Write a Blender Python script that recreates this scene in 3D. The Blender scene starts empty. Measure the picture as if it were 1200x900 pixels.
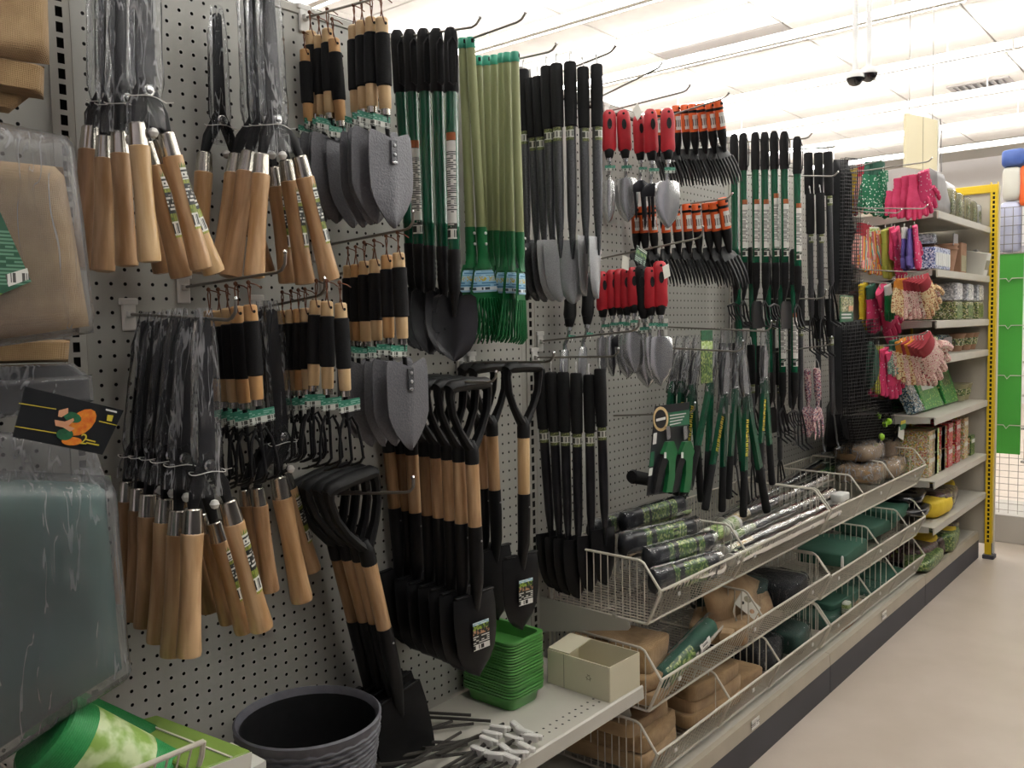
import bpy, math, random
from mathutils import Vector, Matrix, noise
R = random.Random(7)
sc = bpy.context.scene
COL = sc.collection
# ---------------------------------------------------------------- camera (solved from the pegboard grid: 1 inch pitch)
FPX = 1017.2
YAW, PITCH, ROLL = math.radians(49.726), math.radians(-3.8667), math.radians(-1.141)
CAM = Vector((0.0, -1.5286, 1.38))
FW = Vector((math.sin(YAW) * math.cos(PITCH), math.cos(YAW) * math.cos(PITCH), math.sin(PITCH)))
_r = Vector((math.cos(YAW), -math.sin(YAW), 0)); _u = _r.cross(FW)
RT = _r * math.cos(ROLL) + _u * math.sin(ROLL)
UP = -_r * math.sin(ROLL) + _u * math.cos(ROLL)
cd = bpy.data.cameras.new('camera'); cam = bpy.data.objects.new('camera', cd); COL.objects.link(cam)
cd.sensor_fit = 'HORIZONTAL'; cd.sensor_width = 36.0; cd.lens = FPX / 1200 * 36; cd.clip_start = 0.02; cd.clip_end = 100
m3 = Matrix((RT, UP, -FW)).transposed()
cam.matrix_world = Matrix.Translation(CAM) @ m3.to_4x4()
sc.camera = cam
# ---------------------------------------------------------------- world, exposure
w = bpy.data.worlds.new('world'); sc.world = w; w.use_nodes = True
w.node_tree.nodes['Background'].inputs[0].default_value = (1.0, 0.97, 0.93, 1)
w.node_tree.nodes['Background'].inputs[1].default_value = 0.1
sc.view_settings.view_transform = 'Standard'; sc.view_settings.look = 'None'
sc.view_settings.gamma = 1.0; sc.view_settings.use_curve_mapping = False
sc.view_settings.exposure = 0.0
TUBE_STRENGTH = 22.0
sc.cycles.max_bounces = 8; sc.cycles.transparent_max_bounces = 24; sc.cycles.caustics_reflective = False; sc.cycles.caustics_refractive = False
sc.cycles.sample_clamp_indirect = 6.0

# ---------------------------------------------------------------- a photograph pixel seen at a known depth
def ray(px, py): return RT * ((px - 600) / FPX) - UP * ((py - 450) / FPX) + FW
def at(px, py, Y):
    d = ray(px, py); return CAM + d * ((Y - CAM.y) / d.y)
def atx(px, py, X):
    d = ray(px, py); return CAM + d * ((X - CAM.x) / d.x)
def atz(px, py, Z):
    d = ray(px, py); return CAM + d * ((Z - CAM.z) / d.z)

# ---------------------------------------------------------------- materials
def lin(h):
    h = h.lstrip('#'); v = [int(h[i:i+2], 16) / 255 for i in (0, 2, 4)]
    return tuple(c / 12.92 if c <= .04045 else ((c + .055) / 1.055) ** 2.4 for c in v) + (1,)
MATS = {}
def nodes_of(name):
    m = bpy.data.materials.new(name); m.use_nodes = True
    nt = m.node_tree; b = nt.nodes['Principled BSDF']
    return m, nt, b
def tc(nt, kind='Object', scale=(1, 1, 1), rnd=True):
    t = nt.nodes.new('ShaderNodeTexCoord'); mp = nt.nodes.new('ShaderNodeMapping')
    mp.inputs['Scale'].default_value = scale
    nt.links.new(t.outputs[kind], mp.inputs['Vector'])
    if rnd:
        oi = nt.nodes.new('ShaderNodeObjectInfo'); mu = nt.nodes.new('ShaderNodeMath'); mu.operation = 'MULTIPLY'; mu.inputs[1].default_value = 37.0
        nt.links.new(oi.outputs['Random'], mu.inputs[0]); nt.links.new(mu.outputs[0], mp.inputs['Location'])
    return mp
def ramp(nt, src, stops, interp='LINEAR'):
    r = nt.nodes.new('ShaderNodeValToRGB'); r.color_ramp.interpolation = interp
    e = r.color_ramp.elements
    while len(e) > len(stops): e.remove(e[-1])
    while len(e) < len(stops): e.new(1.0)
    for k, (p, c) in enumerate(stops): e[k].position = p; e[k].color = c
    nt.links.new(src, r.inputs[0]); return r
def bump(nt, b, src, strength, dist=0.002):
    n = nt.nodes.new('ShaderNodeBump'); n.inputs['Strength'].default_value = strength; n.inputs['Distance'].default_value = dist
    nt.links.new(src, n.inputs['Height']); nt.links.new(n.outputs[0], b.inputs['Normal'])
def pm(name, c1, c2=None, rough=.5, metal=0., scale=(20, 20, 20), detail=3, bmp=0., spec=.5, rrange=None, coat=0., stops=(.3, .7)):
    """principled material whose colour wanders between two tones over a noise"""
    m, nt, b = nodes_of(name)
    a = lin(c1); z = lin(c2) if c2 else a
    mp = tc(nt, 'Object', scale); n = nt.nodes.new('ShaderNodeTexNoise'); n.inputs['Scale'].default_value = 1.0; n.inputs['Detail'].default_value = detail
    nt.links.new(mp.outputs[0], n.inputs['Vector'])
    r = ramp(nt, n.outputs['Fac'], [(stops[0], a), (stops[1], z)])
    nt.links.new(r.outputs[0], b.inputs['Base Color'])
    b.inputs['Roughness'].default_value = rough; b.inputs['Metallic'].default_value = metal
    b.inputs['Specular IOR Level'].default_value = spec
    if coat: b.inputs['Coat Weight'].default_value = coat
    if bmp: bump(nt, b, n.outputs['Fac'], bmp)
    MATS[name] = m; return m
def pattern(name, cells, cols, base=None, rough=.5, kind='Object', rnd=True, coat=0.):
    """busy photographic print: patches of flat colour, cols = [(position, hex)]"""
    m, nt, b = nodes_of(name)
    mp = tc(nt, kind, cells, rnd); v = nt.nodes.new('ShaderNodeTexVoronoi'); v.distance = 'CHEBYCHEV'; v.inputs['Scale'].default_value = 1.0
    nt.links.new(mp.outputs[0], v.inputs['Vector']); sp = nt.nodes.new('ShaderNodeSeparateColor'); nt.links.new(v.outputs['Color'], sp.inputs[0])
    r = ramp(nt, sp.outputs[0], [(p, lin(c)) for p, c in cols], 'CONSTANT')
    nt.links.new(r.outputs[0], b.inputs['Base Color']); b.inputs['Roughness'].default_value = rough
    if coat: b.inputs['Coat Weight'].default_value = coat
    MATS[name] = m; return m
def dots(name, c_bg, c_dot, scale, size=.3, rough=.8, c_dot2=None):
    m, nt, b = nodes_of(name)
    mp = tc(nt, 'Object', (scale,) * 3); v = nt.nodes.new('ShaderNodeTexVoronoi'); v.inputs['Scale'].default_value = 1.0
    nt.links.new(mp.outputs[0], v.inputs['Vector'])
    r = ramp(nt, v.outputs['Distance'], [(0, lin(c_dot)), (size, lin(c_bg))] if not c_dot2 else [(0, lin(c_dot)), (size, lin(c_dot2)), (size * 1.6, lin(c_bg))], 'CONSTANT')
    nt.links.new(r.outputs[0], b.inputs['Base Color']); b.inputs['Roughness'].default_value = rough
    MATS[name] = m; return m
def stripes(name, cols, scale, axis=0, rough=.8):
    m, nt, b = nodes_of(name)
    mp = tc(nt, 'Object', (scale,) * 3, False); s = nt.nodes.new('ShaderNodeSeparateXYZ'); nt.links.new(mp.outputs[0], s.inputs[0])
    f = nt.nodes.new('ShaderNodeMath'); f.operation = 'FRACT'; nt.links.new(s.outputs[axis], f.inputs[0])
    r = ramp(nt, f.outputs[0], [(k / len(cols), lin(c)) for k, c in enumerate(cols)], 'CONSTANT')
    nt.links.new(r.outputs[0], b.inputs['Base Color']); b.inputs['Roughness'].default_value = rough
    MATS[name] = m; return m
def clear(name, tint='#f6f7f8', haze=.05, streak=.5, gloss=.04, rough=.12, wr=(26, 26, 4), crumple=.5, ior=1.22):
    """thin clear film: lets light through; a faint milky haze, white streaks painted as glints along creases and crinkled gloss"""
    m = bpy.data.materials.new(name); m.use_nodes = True; nt = m.node_tree; nt.nodes.clear()
    o = nt.nodes.new('ShaderNodeOutputMaterial'); tr = nt.nodes.new('ShaderNodeBsdfTransparent'); tr.inputs[0].default_value = lin(tint)
    g = nt.nodes.new('ShaderNodeBsdfGlossy'); g.inputs['Roughness'].default_value = rough
    df = nt.nodes.new('ShaderNodeBsdfTranslucent'); df.inputs[0].default_value = (.9, .9, .92, 1)
    d2 = nt.nodes.new('ShaderNodeBsdfDiffuse'); d2.inputs[0].default_value = (.88, .88, .9, 1)
    mp = tc(nt, 'Object', wr); n = nt.nodes.new('ShaderNodeTexNoise'); n.inputs['Scale'].default_value = 1.6; n.inputs['Detail'].default_value = 5; n.inputs['Distortion'].default_value = .8
    nt.links.new(mp.outputs[0], n.inputs['Vector'])
    n2 = nt.nodes.new('ShaderNodeTexNoise'); n2.inputs['Scale'].default_value = 2.2; n2.inputs['Detail'].default_value = 2; n2.inputs['Distortion'].default_value = .6
    nt.links.new(mp.outputs[0], n2.inputs['Vector'])
    sb = nt.nodes.new('ShaderNodeMath'); sb.operation = 'SUBTRACT'; sb.inputs[1].default_value = .5; nt.links.new(n2.outputs['Fac'], sb.inputs[0])
    ab = nt.nodes.new('ShaderNodeMath'); ab.operation = 'ABSOLUTE'; nt.links.new(sb.outputs[0], ab.inputs[0])
    cr = ramp(nt, ab.outputs[0], [(0, (1, 1, 1, 1)), (.012, (.8, .8, .8, 1)), (.05, (0, 0, 0, 1))]); md = ramp(nt, n.outputs['Fac'], [(.42, (.05, .05, .05, 1)), (.62, (1, 1, 1, 1))])  # thin noise contours whitened as painted glints on the film
    ml = nt.nodes.new('ShaderNodeMath'); ml.operation = 'MULTIPLY'; nt.links.new(cr.outputs[0], ml.inputs[0]); nt.links.new(md.outputs[0], ml.inputs[1])
    bp = nt.nodes.new('ShaderNodeBump'); bp.inputs['Strength'].default_value = crumple; bp.inputs['Distance'].default_value = .01; nt.links.new(n.outputs['Fac'], bp.inputs['Height'])
    nt.links.new(bp.outputs[0], g.inputs['Normal'])
    h1 = (haze,) * 3 + (1,); h2 = (min(1, haze + streak),) * 3 + (1,)
    r = ramp(nt, ml.outputs[0], [(.0, h1), (1., h2)])
    mx0 = nt.nodes.new('ShaderNodeMixShader'); mx0.inputs[0].default_value = .5; nt.links.new(df.outputs[0], mx0.inputs[1]); nt.links.new(d2.outputs[0], mx0.inputs[2])
    mx1 = nt.nodes.new('ShaderNodeMixShader'); nt.links.new(r.outputs[0], mx1.inputs[0]); nt.links.new(tr.outputs[0], mx1.inputs[1]); nt.links.new(mx0.outputs[0], mx1.inputs[2])
    fr = nt.nodes.new('ShaderNodeFresnel'); fr.inputs[0].default_value = ior; nt.links.new(bp.outputs[0], fr.inputs['Normal'])
    ad = nt.nodes.new('ShaderNodeMath'); ad.operation = 'ADD'; ad.use_clamp = True; ad.inputs[1].default_value = gloss; nt.links.new(fr.outputs[0], ad.inputs[0])
    mx2 = nt.nodes.new('ShaderNodeMixShader'); nt.links.new(ad.outputs[0], mx2.inputs[0]); nt.links.new(mx1.outputs[0], mx2.inputs[1]); nt.links.new(g.outputs[0], mx2.inputs[2])
    nt.links.new(mx2.outputs[0], o.inputs[0]); MATS[name] = m; return m
def woven(name, c1, c2, scale=3000, rough=.9, bmp=.9):
    m, nt, b = nodes_of(name)
    mp = tc(nt, 'Object', (1, 1, 1))
    ws = []
    for d in ('X', 'Z', 'Y'):
        wv = nt.nodes.new('ShaderNodeTexWave'); wv.bands_direction = d; wv.inputs['Scale'].default_value = scale / 20; wv.inputs['Distortion'].default_value = 2.0; wv.inputs['Detail Scale'].default_value = .6
        nt.links.new(mp.outputs[0], wv.inputs['Vector']); ws.append(wv)
    a1 = nt.nodes.new('ShaderNodeMath'); a1.operation = 'ADD'; nt.links.new(ws[0].outputs['Fac'], a1.inputs[0]); nt.links.new(ws[1].outputs['Fac'], a1.inputs[1])
    a2 = nt.nodes.new('ShaderNodeMath'); a2.operation = 'ADD'; nt.links.new(a1.outputs[0], a2.inputs[0]); nt.links.new(ws[2].outputs['Fac'], a2.inputs[1])
    dv = nt.nodes.new('ShaderNodeMath'); dv.operation = 'MULTIPLY'; dv.inputs[1].default_value = .333; nt.links.new(a2.outputs[0], dv.inputs[0])
    n = nt.nodes.new('ShaderNodeTexNoise'); n.inputs['Scale'].default_value = 22; n.inputs['Detail'].default_value = 8; nt.links.new(mp.outputs[0], n.inputs['Vector'])
    mxv = nt.nodes.new('ShaderNodeMath'); mxv.operation = 'MULTIPLY_ADD'; mxv.inputs[1].default_value = .35; nt.links.new(dv.outputs[0], mxv.inputs[0]); nt.links.new(n.outputs['Fac'], mxv.inputs[2])
    r = ramp(nt, mxv.outputs[0], [(.35, lin(c1)), (.95, lin(c2))]); nt.links.new(r.outputs[0], b.inputs['Base Color'])
    b.inputs['Roughness'].default_value = rough; b.inputs['Specular IOR Level'].default_value = .15; b.inputs['Sheen Weight'].default_value = .15
    bump(nt, b, dv.outputs[0], bmp, .0012); MATS[name] = m; return m
def emit(name, col, strength):
    m = bpy.data.materials.new(name); m.use_nodes = True; nt = m.node_tree; nt.nodes.clear()
    o = nt.nodes.new('ShaderNodeOutputMaterial'); e = nt.nodes.new('ShaderNodeEmission'); e.inputs[0].default_value = col; e.inputs[1].default_value = strength
    nt.links.new(e.outputs[0], o.inputs[0]); MATS[name] = m; return m
def bands(name, stops, axis=2, scale=1., rough=.5, noise_amt=0.):
    """print laid out along one object axis (0..1 after scaling)"""
    m, nt, b = nodes_of(name)
    mp = tc(nt, 'Generated', (1, 1, 1), False); s = nt.nodes.new('ShaderNodeSeparateXYZ'); nt.links.new(mp.outputs[0], s.inputs[0])
    r = ramp(nt, s.outputs[axis], [(p, lin(c)) for p, c in stops], 'CONSTANT'); nt.links.new(r.outputs[0], b.inputs['Base Color'])
    b.inputs['Roughness'].default_value = rough; MATS[name] = m; return m
def barcode_label(name, zones, rows=16, cols=9, rough=.45, blot=None):
    """printed label laid out up its height: zones = [(from, paper, ink, kind)], kind plain / text / bars / leaf"""
    m, nt, b = nodes_of(name); L = nt.links
    mp = tc(nt, 'Generated', (1, 1, 1), False); s = nt.nodes.new('ShaderNodeSeparateXYZ'); L.new(mp.outputs[0], s.inputs[0])
    paper = ramp(nt, s.outputs[2], [(z[0], lin(z[1])) for z in zones], 'CONSTANT'); ink = ramp(nt, s.outputs[2], [(z[0], lin(z[2])) for z in zones], 'CONSTANT')
    def cells(sx, sz, thr, kind):
        k = nt.nodes.new('ShaderNodeMapping'); k.inputs['Scale'].default_value = (sx, sx, sz); L.new(mp.outputs[0], k.inputs[0])
        fl = nt.nodes.new('ShaderNodeVectorMath'); fl.operation = 'FLOOR'; L.new(k.outputs[0], fl.inputs[0])
        cb = nt.nodes.new('ShaderNodeSeparateXYZ'); L.new(fl.outputs[0], cb.inputs[0]); cx = nt.nodes.new('ShaderNodeCombineXYZ'); L.new(cb.outputs[0], cx.inputs[0]); L.new(cb.outputs[2], cx.inputs[2])
        wn = nt.nodes.new('ShaderNodeTexWhiteNoise'); L.new(cx.outputs[0], wn.inputs['Vector'])
        g = nt.nodes.new('ShaderNodeMath'); g.operation = 'GREATER_THAN'; g.inputs[1].default_value = thr; L.new(wn.outputs['Value'], g.inputs[0]); v = g
        if kind == 'text':
            fz = nt.nodes.new('ShaderNodeSeparateXYZ'); L.new(k.outputs[0], fz.inputs[0]); fr = nt.nodes.new('ShaderNodeMath'); fr.operation = 'FRACT'; L.new(fz.outputs[2], fr.inputs[0])
            g2 = nt.nodes.new('ShaderNodeMath'); g2.operation = 'GREATER_THAN'; g2.inputs[1].default_value = .45; L.new(fr.outputs[0], g2.inputs[0])
            v = nt.nodes.new('ShaderNodeMath'); v.operation = 'MULTIPLY'; L.new(g.outputs[0], v.inputs[0]); L.new(g2.outputs[0], v.inputs[1])
        return v
    kinds = sorted({z[3] for z in zones}); tot = None
    for kd in kinds:
        if kd == 'plain': continue
        if kd == 'leaf':
            n = nt.nodes.new('ShaderNodeTexNoise'); n.inputs['Scale'].default_value = 9; n.inputs['Detail'].default_value = 3; L.new(mp.outputs[0], n.inputs['Vector'])
            v = nt.nodes.new('ShaderNodeMath'); v.operation = 'GREATER_THAN'; v.inputs[1].default_value = .52; L.new(n.outputs['Fac'], v.inputs[0])
        else: v = cells(cols if kd == 'text' else cols * 2.6, rows if kd == 'text' else .7, .3 if kd == 'text' else .5, kd)
        st = []
        for i, z in enumerate(zones):
            on = 1. if z[3] == kd else 0.; st.append((z[0], (0, 0, 0, 1)))
            if on:
                e = zones[i + 1][0] if i + 1 < len(zones) else 1.; pad = (e - z[0]) * (.12 if kd != 'leaf' else 0)
                st += [(z[0] + pad, (1, 1, 1, 1)), (e - pad, (0, 0, 0, 1))]
        mk = ramp(nt, s.outputs[2], st, 'CONSTANT')
        mu = nt.nodes.new('ShaderNodeMath'); mu.operation = 'MULTIPLY'; L.new(v.outputs[0], mu.inputs[0]); L.new(mk.outputs[0], mu.inputs[1])
        if tot is None: tot = mu
        else:
            ad = nt.nodes.new('ShaderNodeMath'); ad.operation = 'ADD'; ad.use_clamp = True; L.new(tot.outputs[0], ad.inputs[0]); L.new(mu.outputs[0], ad.inputs[1]); tot = ad
    mixc = nt.nodes.new('ShaderNodeMix'); mixc.data_type = 'RGBA'
    if tot is not None: L.new(tot.outputs[0], mixc.inputs[0])
    else: mixc.inputs[0].default_value = 0
    L.new(paper.outputs[0], mixc.inputs[6]); L.new(ink.outputs[0], mixc.inputs[7])
    L.new(mixc.outputs[2], b.inputs['Base Color']); b.inputs['Roughness'].default_value = rough; MATS[name] = m; return m

# ---------------------------------------------------------------- mesh building
class MB:
    def __init__(s): s.v = []; s.f = []
    def add(s, vs, fs):
        o = len(s.v); s.v += [tuple(p) for p in vs]; s.f += [tuple(i + o for i in f) for f in fs]
    def box(s, c, d, M=None):
        x, y, z = d[0] / 2, d[1] / 2, d[2] / 2; c = Vector(c)
        vs = [Vector((a * x, b * y, e * z)) for a in (-1, 1) for b in (-1, 1) for e in (-1, 1)]
        vs = [(M @ p if M else p) + c for p in vs]
        s.add(vs, [(0, 1, 3, 2), (4, 6, 7, 5), (0, 4, 5, 1), (2, 3, 7, 6), (0, 2, 6, 4), (1, 5, 7, 3)]); return s
    def rbox(s, c, d, r=.003, M=None):
        """box with chamfered vertical (z) edges and chamfered top and bottom"""
        x, y, z = d[0] / 2, d[1] / 2, d[2] / 2; r = min(r, x * .9, y * .9, z * .9); c = Vector(c)
        def ring(k, zz): return [(x - k, -y + k + r * 0, zz)] if 0 else [(-x + k + r, -y + k, zz), (x - k - r, -y + k, zz), (x - k, -y + k + r, zz), (x - k, y - k - r, zz), (x - k - r, y - k, zz), (-x + k + r, y - k, zz), (-x + k, y - k - r, zz), (-x + k, -y + k + r, zz)]
        rings = [ring(r * .7, -z), ring(0, -z + r * .7), ring(0, z - r * .7), ring(r * .7, z)]
        rings = [[(M @ Vector(p) if M else Vector(p)) + c for p in q] for q in rings]
        s.loft(rings); return s
    def loft(s, rings, cap=True, closed=True):
        n = len(rings[0]); vs = [p for q in rings for p in q]; fs = []
        for i in range(len(rings) - 1):
            for j in range(n if closed else n - 1):
                k = (j + 1) % n; fs.append((i * n + j, i * n + k, (i + 1) * n + k, (i + 1) * n + j))
        if cap: fs += [tuple(range(n - 1, -1, -1)), tuple((len(rings) - 1) * n + j for j in range(n))]
        s.add(vs, fs); return s
    def tube(s, pts, r, n=8, cap=True, flat=1.0):
        pts = [Vector(p) for p in pts]; rs = r if isinstance(r, (list, tuple)) else [r] * len(pts)
        rings = []; prev = None
        for i, p in enumerate(pts):
            t = (pts[min(i + 1, len(pts) - 1)] - pts[max(i - 1, 0)]).normalized()
            if prev is None:
                a = Vector((1, 0, 0)) if abs(t.x) < .9 else Vector((0, 1, 0)); a = (a - t * a.dot(t)).normalized()
            else: a = (prev - t * prev.dot(t)).normalized()
            prev = a; b = t.cross(a)
            rings.append([p + a * (rs[i] * math.cos(k * math.tau / n)) + b * (rs[i] * flat * math.sin(k * math.tau / n)) for k in range(n)])
        return s.loft(rings, cap)
    def lathe(s, prof, n=16, c=(0, 0, 0), sx=1., sy=1., cap=True):
        rings = [[(c[0] + r * sx * math.cos(k * math.tau / n), c[1] + r * sy * math.sin(k * math.tau / n), c[2] + z) for k in range(n)] for r, z in prof]
        if prof[0][1] > prof[-1][1]: rings.reverse()
        return s.loft(rings, cap)
    def sheet(s, rows, yf, th=.002, nx=8, xo=None):
        """a bent plate: rows = [(z, half width)], yf(u, z) its depth; front faces -y"""
        F = []; B = []
        for z, h in rows:
            cx = xo(z) if xo else 0
            F.append([(cx + h * (2 * i / nx - 1), yf(2 * i / nx - 1, z), z + (notch(2 * i / nx - 1, z) if (notch := getattr(s, 'notch', None)) else 0)) for i in range(nx + 1)])
        n = nx + 1; m = len(rows); vs = [p for q in F for p in q]; vs += [(x, y + th, z) for x, y, z in vs]; o = n * m; fs = []
        for i in range(m - 1):
            for j in range(nx):
                a, b, c, d = i * n + j, i * n + j + 1, (i + 1) * n + j + 1, (i + 1) * n + j
                fs += [(a, d, c, b), (a + o, b + o, c + o, d + o)]
            a, d = i * n, (i + 1) * n; fs.append((a, a + o, d + o, d))
            a, d = i * n + nx, (i + 1) * n + nx; fs.append((a, d, d + o, a + o))
        for j in range(nx):
            fs.append((j, j + 1, j + 1 + o, j + o)); a = (m - 1) * n + j; fs.append((a, a + o, a + 1 + o, a + 1))
        s.add(vs, fs); return s
    def soft(s, d, n=10, e=.45, amp=.0, fr=6., seed=0, c=(0, 0, 0), sag=0.):
        """cloth-like rounded block (superellipsoid) with lumps"""
        c = Vector(c); rows = []; so = Vector((seed * 3.1, seed * 1.7, seed * .9))
        def sp(v, k): return math.copysign(abs(v) ** k, v)
        for i in range(n + 1):
            ph = -math.pi / 2 + math.pi * i / n; q = []
            for j in range(2 * n):
                th = math.tau * j / (2 * n)
                p = Vector((sp(math.cos(ph), e) * sp(math.cos(th), e) * d[0] / 2, sp(math.cos(ph), e) * sp(math.sin(th), e) * d[1] / 2, sp(math.sin(ph), e) * d[2] / 2))
                if amp:
                    nv = noise.noise(p * fr + so); p += p.normalized() * nv * amp; p.z += noise.noise(p * fr * 1.7 + so * 2) * amp * .6
                if sag: p.z -= sag * (p.x / (d[0] / 2)) ** 2
                q.append(p + c)
            rows.append(q)
        return s.loft(rows, True)
    def quad_pillow(s, P, th, n=12, amp=.0, fr=8, seed=0, back=Vector((0, 1, 0)), edge=.12, pw=.5):
        """padded sheet spanned by four corners P (TL, TR, BR, BL); thickness th towards -back at its middle"""
        P = [Vector(p) for p in P]; vs = []; fs = []; so = Vector((seed * 2.3, seed, seed * 5.1))
        for side in (-1, 1):
            for i in range(n + 1):
                for j in range(n + 1):
                    u, v = j / n, i / n
                    p = (P[0] * (1 - u) + P[1] * u) * (1 - v) + (P[3] * (1 - u) + P[2] * u) * v
                    prof = (max(0, min(1, min(u, 1 - u) / edge)) * max(0, min(1, min(v, 1 - v) / edge))) ** pw
                    k = noise.noise(p * fr + so) * amp
                    vs.append(p + back * (side * th / 2 * prof + k * (.3 + .7 * prof)))
        N = (n + 1) ** 2
        for i in range(n):
            for j in range(n):
                a, b, c, d = i * (n + 1) + j, i * (n + 1) + j + 1, (i + 1) * (n + 1) + j + 1, (i + 1) * (n + 1) + j
                fs += [(a, d, c, b), (N + a, N + b, N + c, N + d)]
        for j in range(n):
            for a, b in ((j, j + 1), ((n) * (n + 1) + j + 1, n * (n + 1) + j), ((j + 1) * (n + 1), j * (n + 1)), (j * (n + 1) + n, (j + 1) * (n + 1) + n)):
                fs.append((a, b, N + b, N + a))
        s.add(vs, fs); return s
    def build(s, name, smooth=35):
        me = bpy.data.meshes.new(name); me.from_pydata(s.v, [], s.f); me.update()
        if smooth:
            me.polygons.foreach_set('use_smooth', [True] * len(me.polygons)); me.set_sharp_from_angle(angle=math.radians(smooth))
        return me
CACHE = {}
def mesh(key, fn, smooth=35):
    if key not in CACHE:
        mb = MB(); fn(mb); CACHE[key] = mb.build(key, smooth)
    return CACHE[key]
def obj(name, me, m, parent=None, M=None):
    if m is not None and (not me.materials): me.materials.append(MATS[m] if isinstance(m, str) else m)
    o = bpy.data.objects.new(name, me); COL.objects.link(o)
    if parent is not None: o.parent = parent
    if M is not None: o.matrix_basis = M
    if m is not None and me.materials[0] != (MATS[m] if isinstance(m, str) else m):
        o.material_slots[0].link = 'OBJECT'; o.material_slots[0].material = MATS[m] if isinstance(m, str) else m
    return o
def part(root, name, key, fn, m, M=None, smooth=35): return obj(name, mesh(key, fn, smooth), m, root, M)
def tag(o, label, cat, group=None):
    o['label'] = label; o['category'] = cat
    if group: o['group'] = group
    return o
def thing(name, label, cat, M=None, group=None):
    o = bpy.data.objects.new(name, None); COL.objects.link(o); o.empty_display_size = .02
    if M is not None: o.matrix_basis = Matrix.Translation(M) if isinstance(M, Vector) else M
    return tag(o, label, cat, group)
def struct(name, me, m, parent=None, M=None):
    o = obj(name, me, m, parent, M)
    if parent is None: o['kind'] = 'structure'
    return o
def T(x, y, z, rz=0, s=1.): return Matrix.Translation((x, y, z)) @ Matrix.Rotation(rz, 4, 'Z') @ Matrix.Scale(s, 4)
def RX(a): return Matrix.Rotation(a, 4, 'X')
def RY(a): return Matrix.Rotation(a, 4, 'Y')
def RZ(a): return Matrix.Rotation(a, 4, 'Z')
def frame(A, B, L, yaw=0.):
    """matrix that takes local z in [-L, 0] onto the segment B..A, local -y facing the aisle turned by yaw"""
    d = A - B; s = d.length / L; z = d.normalized(); y = Vector((-math.sin(yaw), math.cos(yaw), 0)); y = (y - z * y.dot(z)).normalized(); x = y.cross(z)
    M = Matrix((x, y, z)).transposed().to_4x4()
    return Matrix.Translation(A) @ M @ Matrix.Scale(s, 4)
ORD = 'first second third fourth fifth sixth seventh eighth ninth tenth eleventh twelfth'.split()
def nth(i, n, what='from the wall'):
    return f'{ORD[i]} {what}' if n > 1 else ''
# ---------------------------------------------------------------- the materials of the place
pm('panel', '#a2a199', '#a6a59e', rough=.42, scale=(2, 2, 2))
pm('post_grey', '#a29f96', '#a7a49b', rough=.4, scale=(3, 3, 3))
pm('dark_gap', '#12100e', rough=.95)
pm('shelf_grey', '#b7b3a8', '#bfbbb0', rough=.38, scale=(6, 6, 6))
pm('bracket', '#a5a299', rough=.4)
pm('kick', '#33333a', '#3b3b42', rough=.6, scale=(4, 4, 4))
pm('channel', '#a59c8b', '#b0a796', rough=.45, scale=(9, 9, 9))
pm('wire_beige', '#cbc5b7', rough=.35)
pm('yellow', '#e3c01f', '#dcb91c', rough=.4, scale=(5, 5, 5))
pm('end_panel', '#b9b2a4', '#c1baac', rough=.5, scale=(3, 3, 3))
pm('tile', '#e9e7e4', '#e2dfdc', rough=.9, scale=(8, 8, 8), detail=5)
pm('tile_dim', '#a9a4a2', rough=.9)
pm('white_metal', '#e6e6e4', rough=.4)
pm('chrome', '#c9c9c7', rough=.22, metal=1.)
pm('wire_steel', '#8b8780', rough=.38, metal=.85)
pm('wire_dark', '#4c4945', rough=.42, metal=.7)
pm('white_plastic', '#dcdad4', rough=.4)
pm('floor_vinyl', '#bbaea0', '#c5b8ab', rough=.32, scale=(3.2, 3.2, 3.2), detail=8, stops=(.35, .65))
pm('far_wall', '#d7d4d4', rough=.8)
pm('far_band', '#9c99a3', rough=.8)
emit('tube_light', (1.0, .99, .95, 1), TUBE_STRENGTH)
# ---------------------------------------------------------------- floor, ceiling, far walls
mb = MB(); mb.box((9, -2, -.05), (40, 24, .1)); struct('floor', mb.build('floor', 0), 'floor_vinyl')
CZ = 3.8
mb = MB(); mb.box((9, -2, CZ + .12), (40, 24, .1)); ceil = struct('ceiling', mb.build('ceiling', 0), 'post_grey')
TXW, TYW = .61, 1.22
for i in range(-4, 24):
    for j in range(-3, 8):
        x, y = .61 * i + .12, -.33 + 1.22 * j
        if x > 13.8: continue
        m_ = 'tile_dim' if (i, j) == (12, 2) else 'tile'
        part(ceil, 'ceiling_tile', 'ceiling_tile', lambda b: b.rbox((0, 0, 0), (TXW - .016, TYW - .016, .022), .006), m_, T(x, y, CZ + .055 + R.uniform(-.002, .002)))
mb = MB(); mb.box((15.5, 0, 2.0), (.1, 28, 4.2)); wb = struct('wall_back', mb.build('wall_back', 0), 'far_wall')
mb = MB(); mb.box((15.42, 0, 2.2), (.04, 28, .5)); struct('wall_band', mb.build('wall_band', 0), 'far_band', wb)
mb = MB(); mb.box((4, 9.6, 2.0), (26, .1, 4.2)); struct('wall_far', mb.build('wall_far', 0), 'far_wall')
mb = MB(); mb.box((4, -9.6, 2.0), (26, .1, 4.2)); struct('wall_front', mb.build('wall_front', 0), 'far_wall')
mb = MB(); mb.box((-1.2, 0, 2.0), (.1, 20, 4.2)); struct('wall_side_blocker', mb.build('wall_side_blocker', 0), 'far_band')  # unseen wall, pulled in close to darken the near end of the display
# unseen dark block for the opposite run, added behind camera to cut low light
mb = MB(); mb.box((3.2, -2.65, 1.05), (9.4, .7, 2.1)); struct('wall_opposite_blocker', mb.build('wall_opposite_blocker', 0), 'kick')
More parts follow.
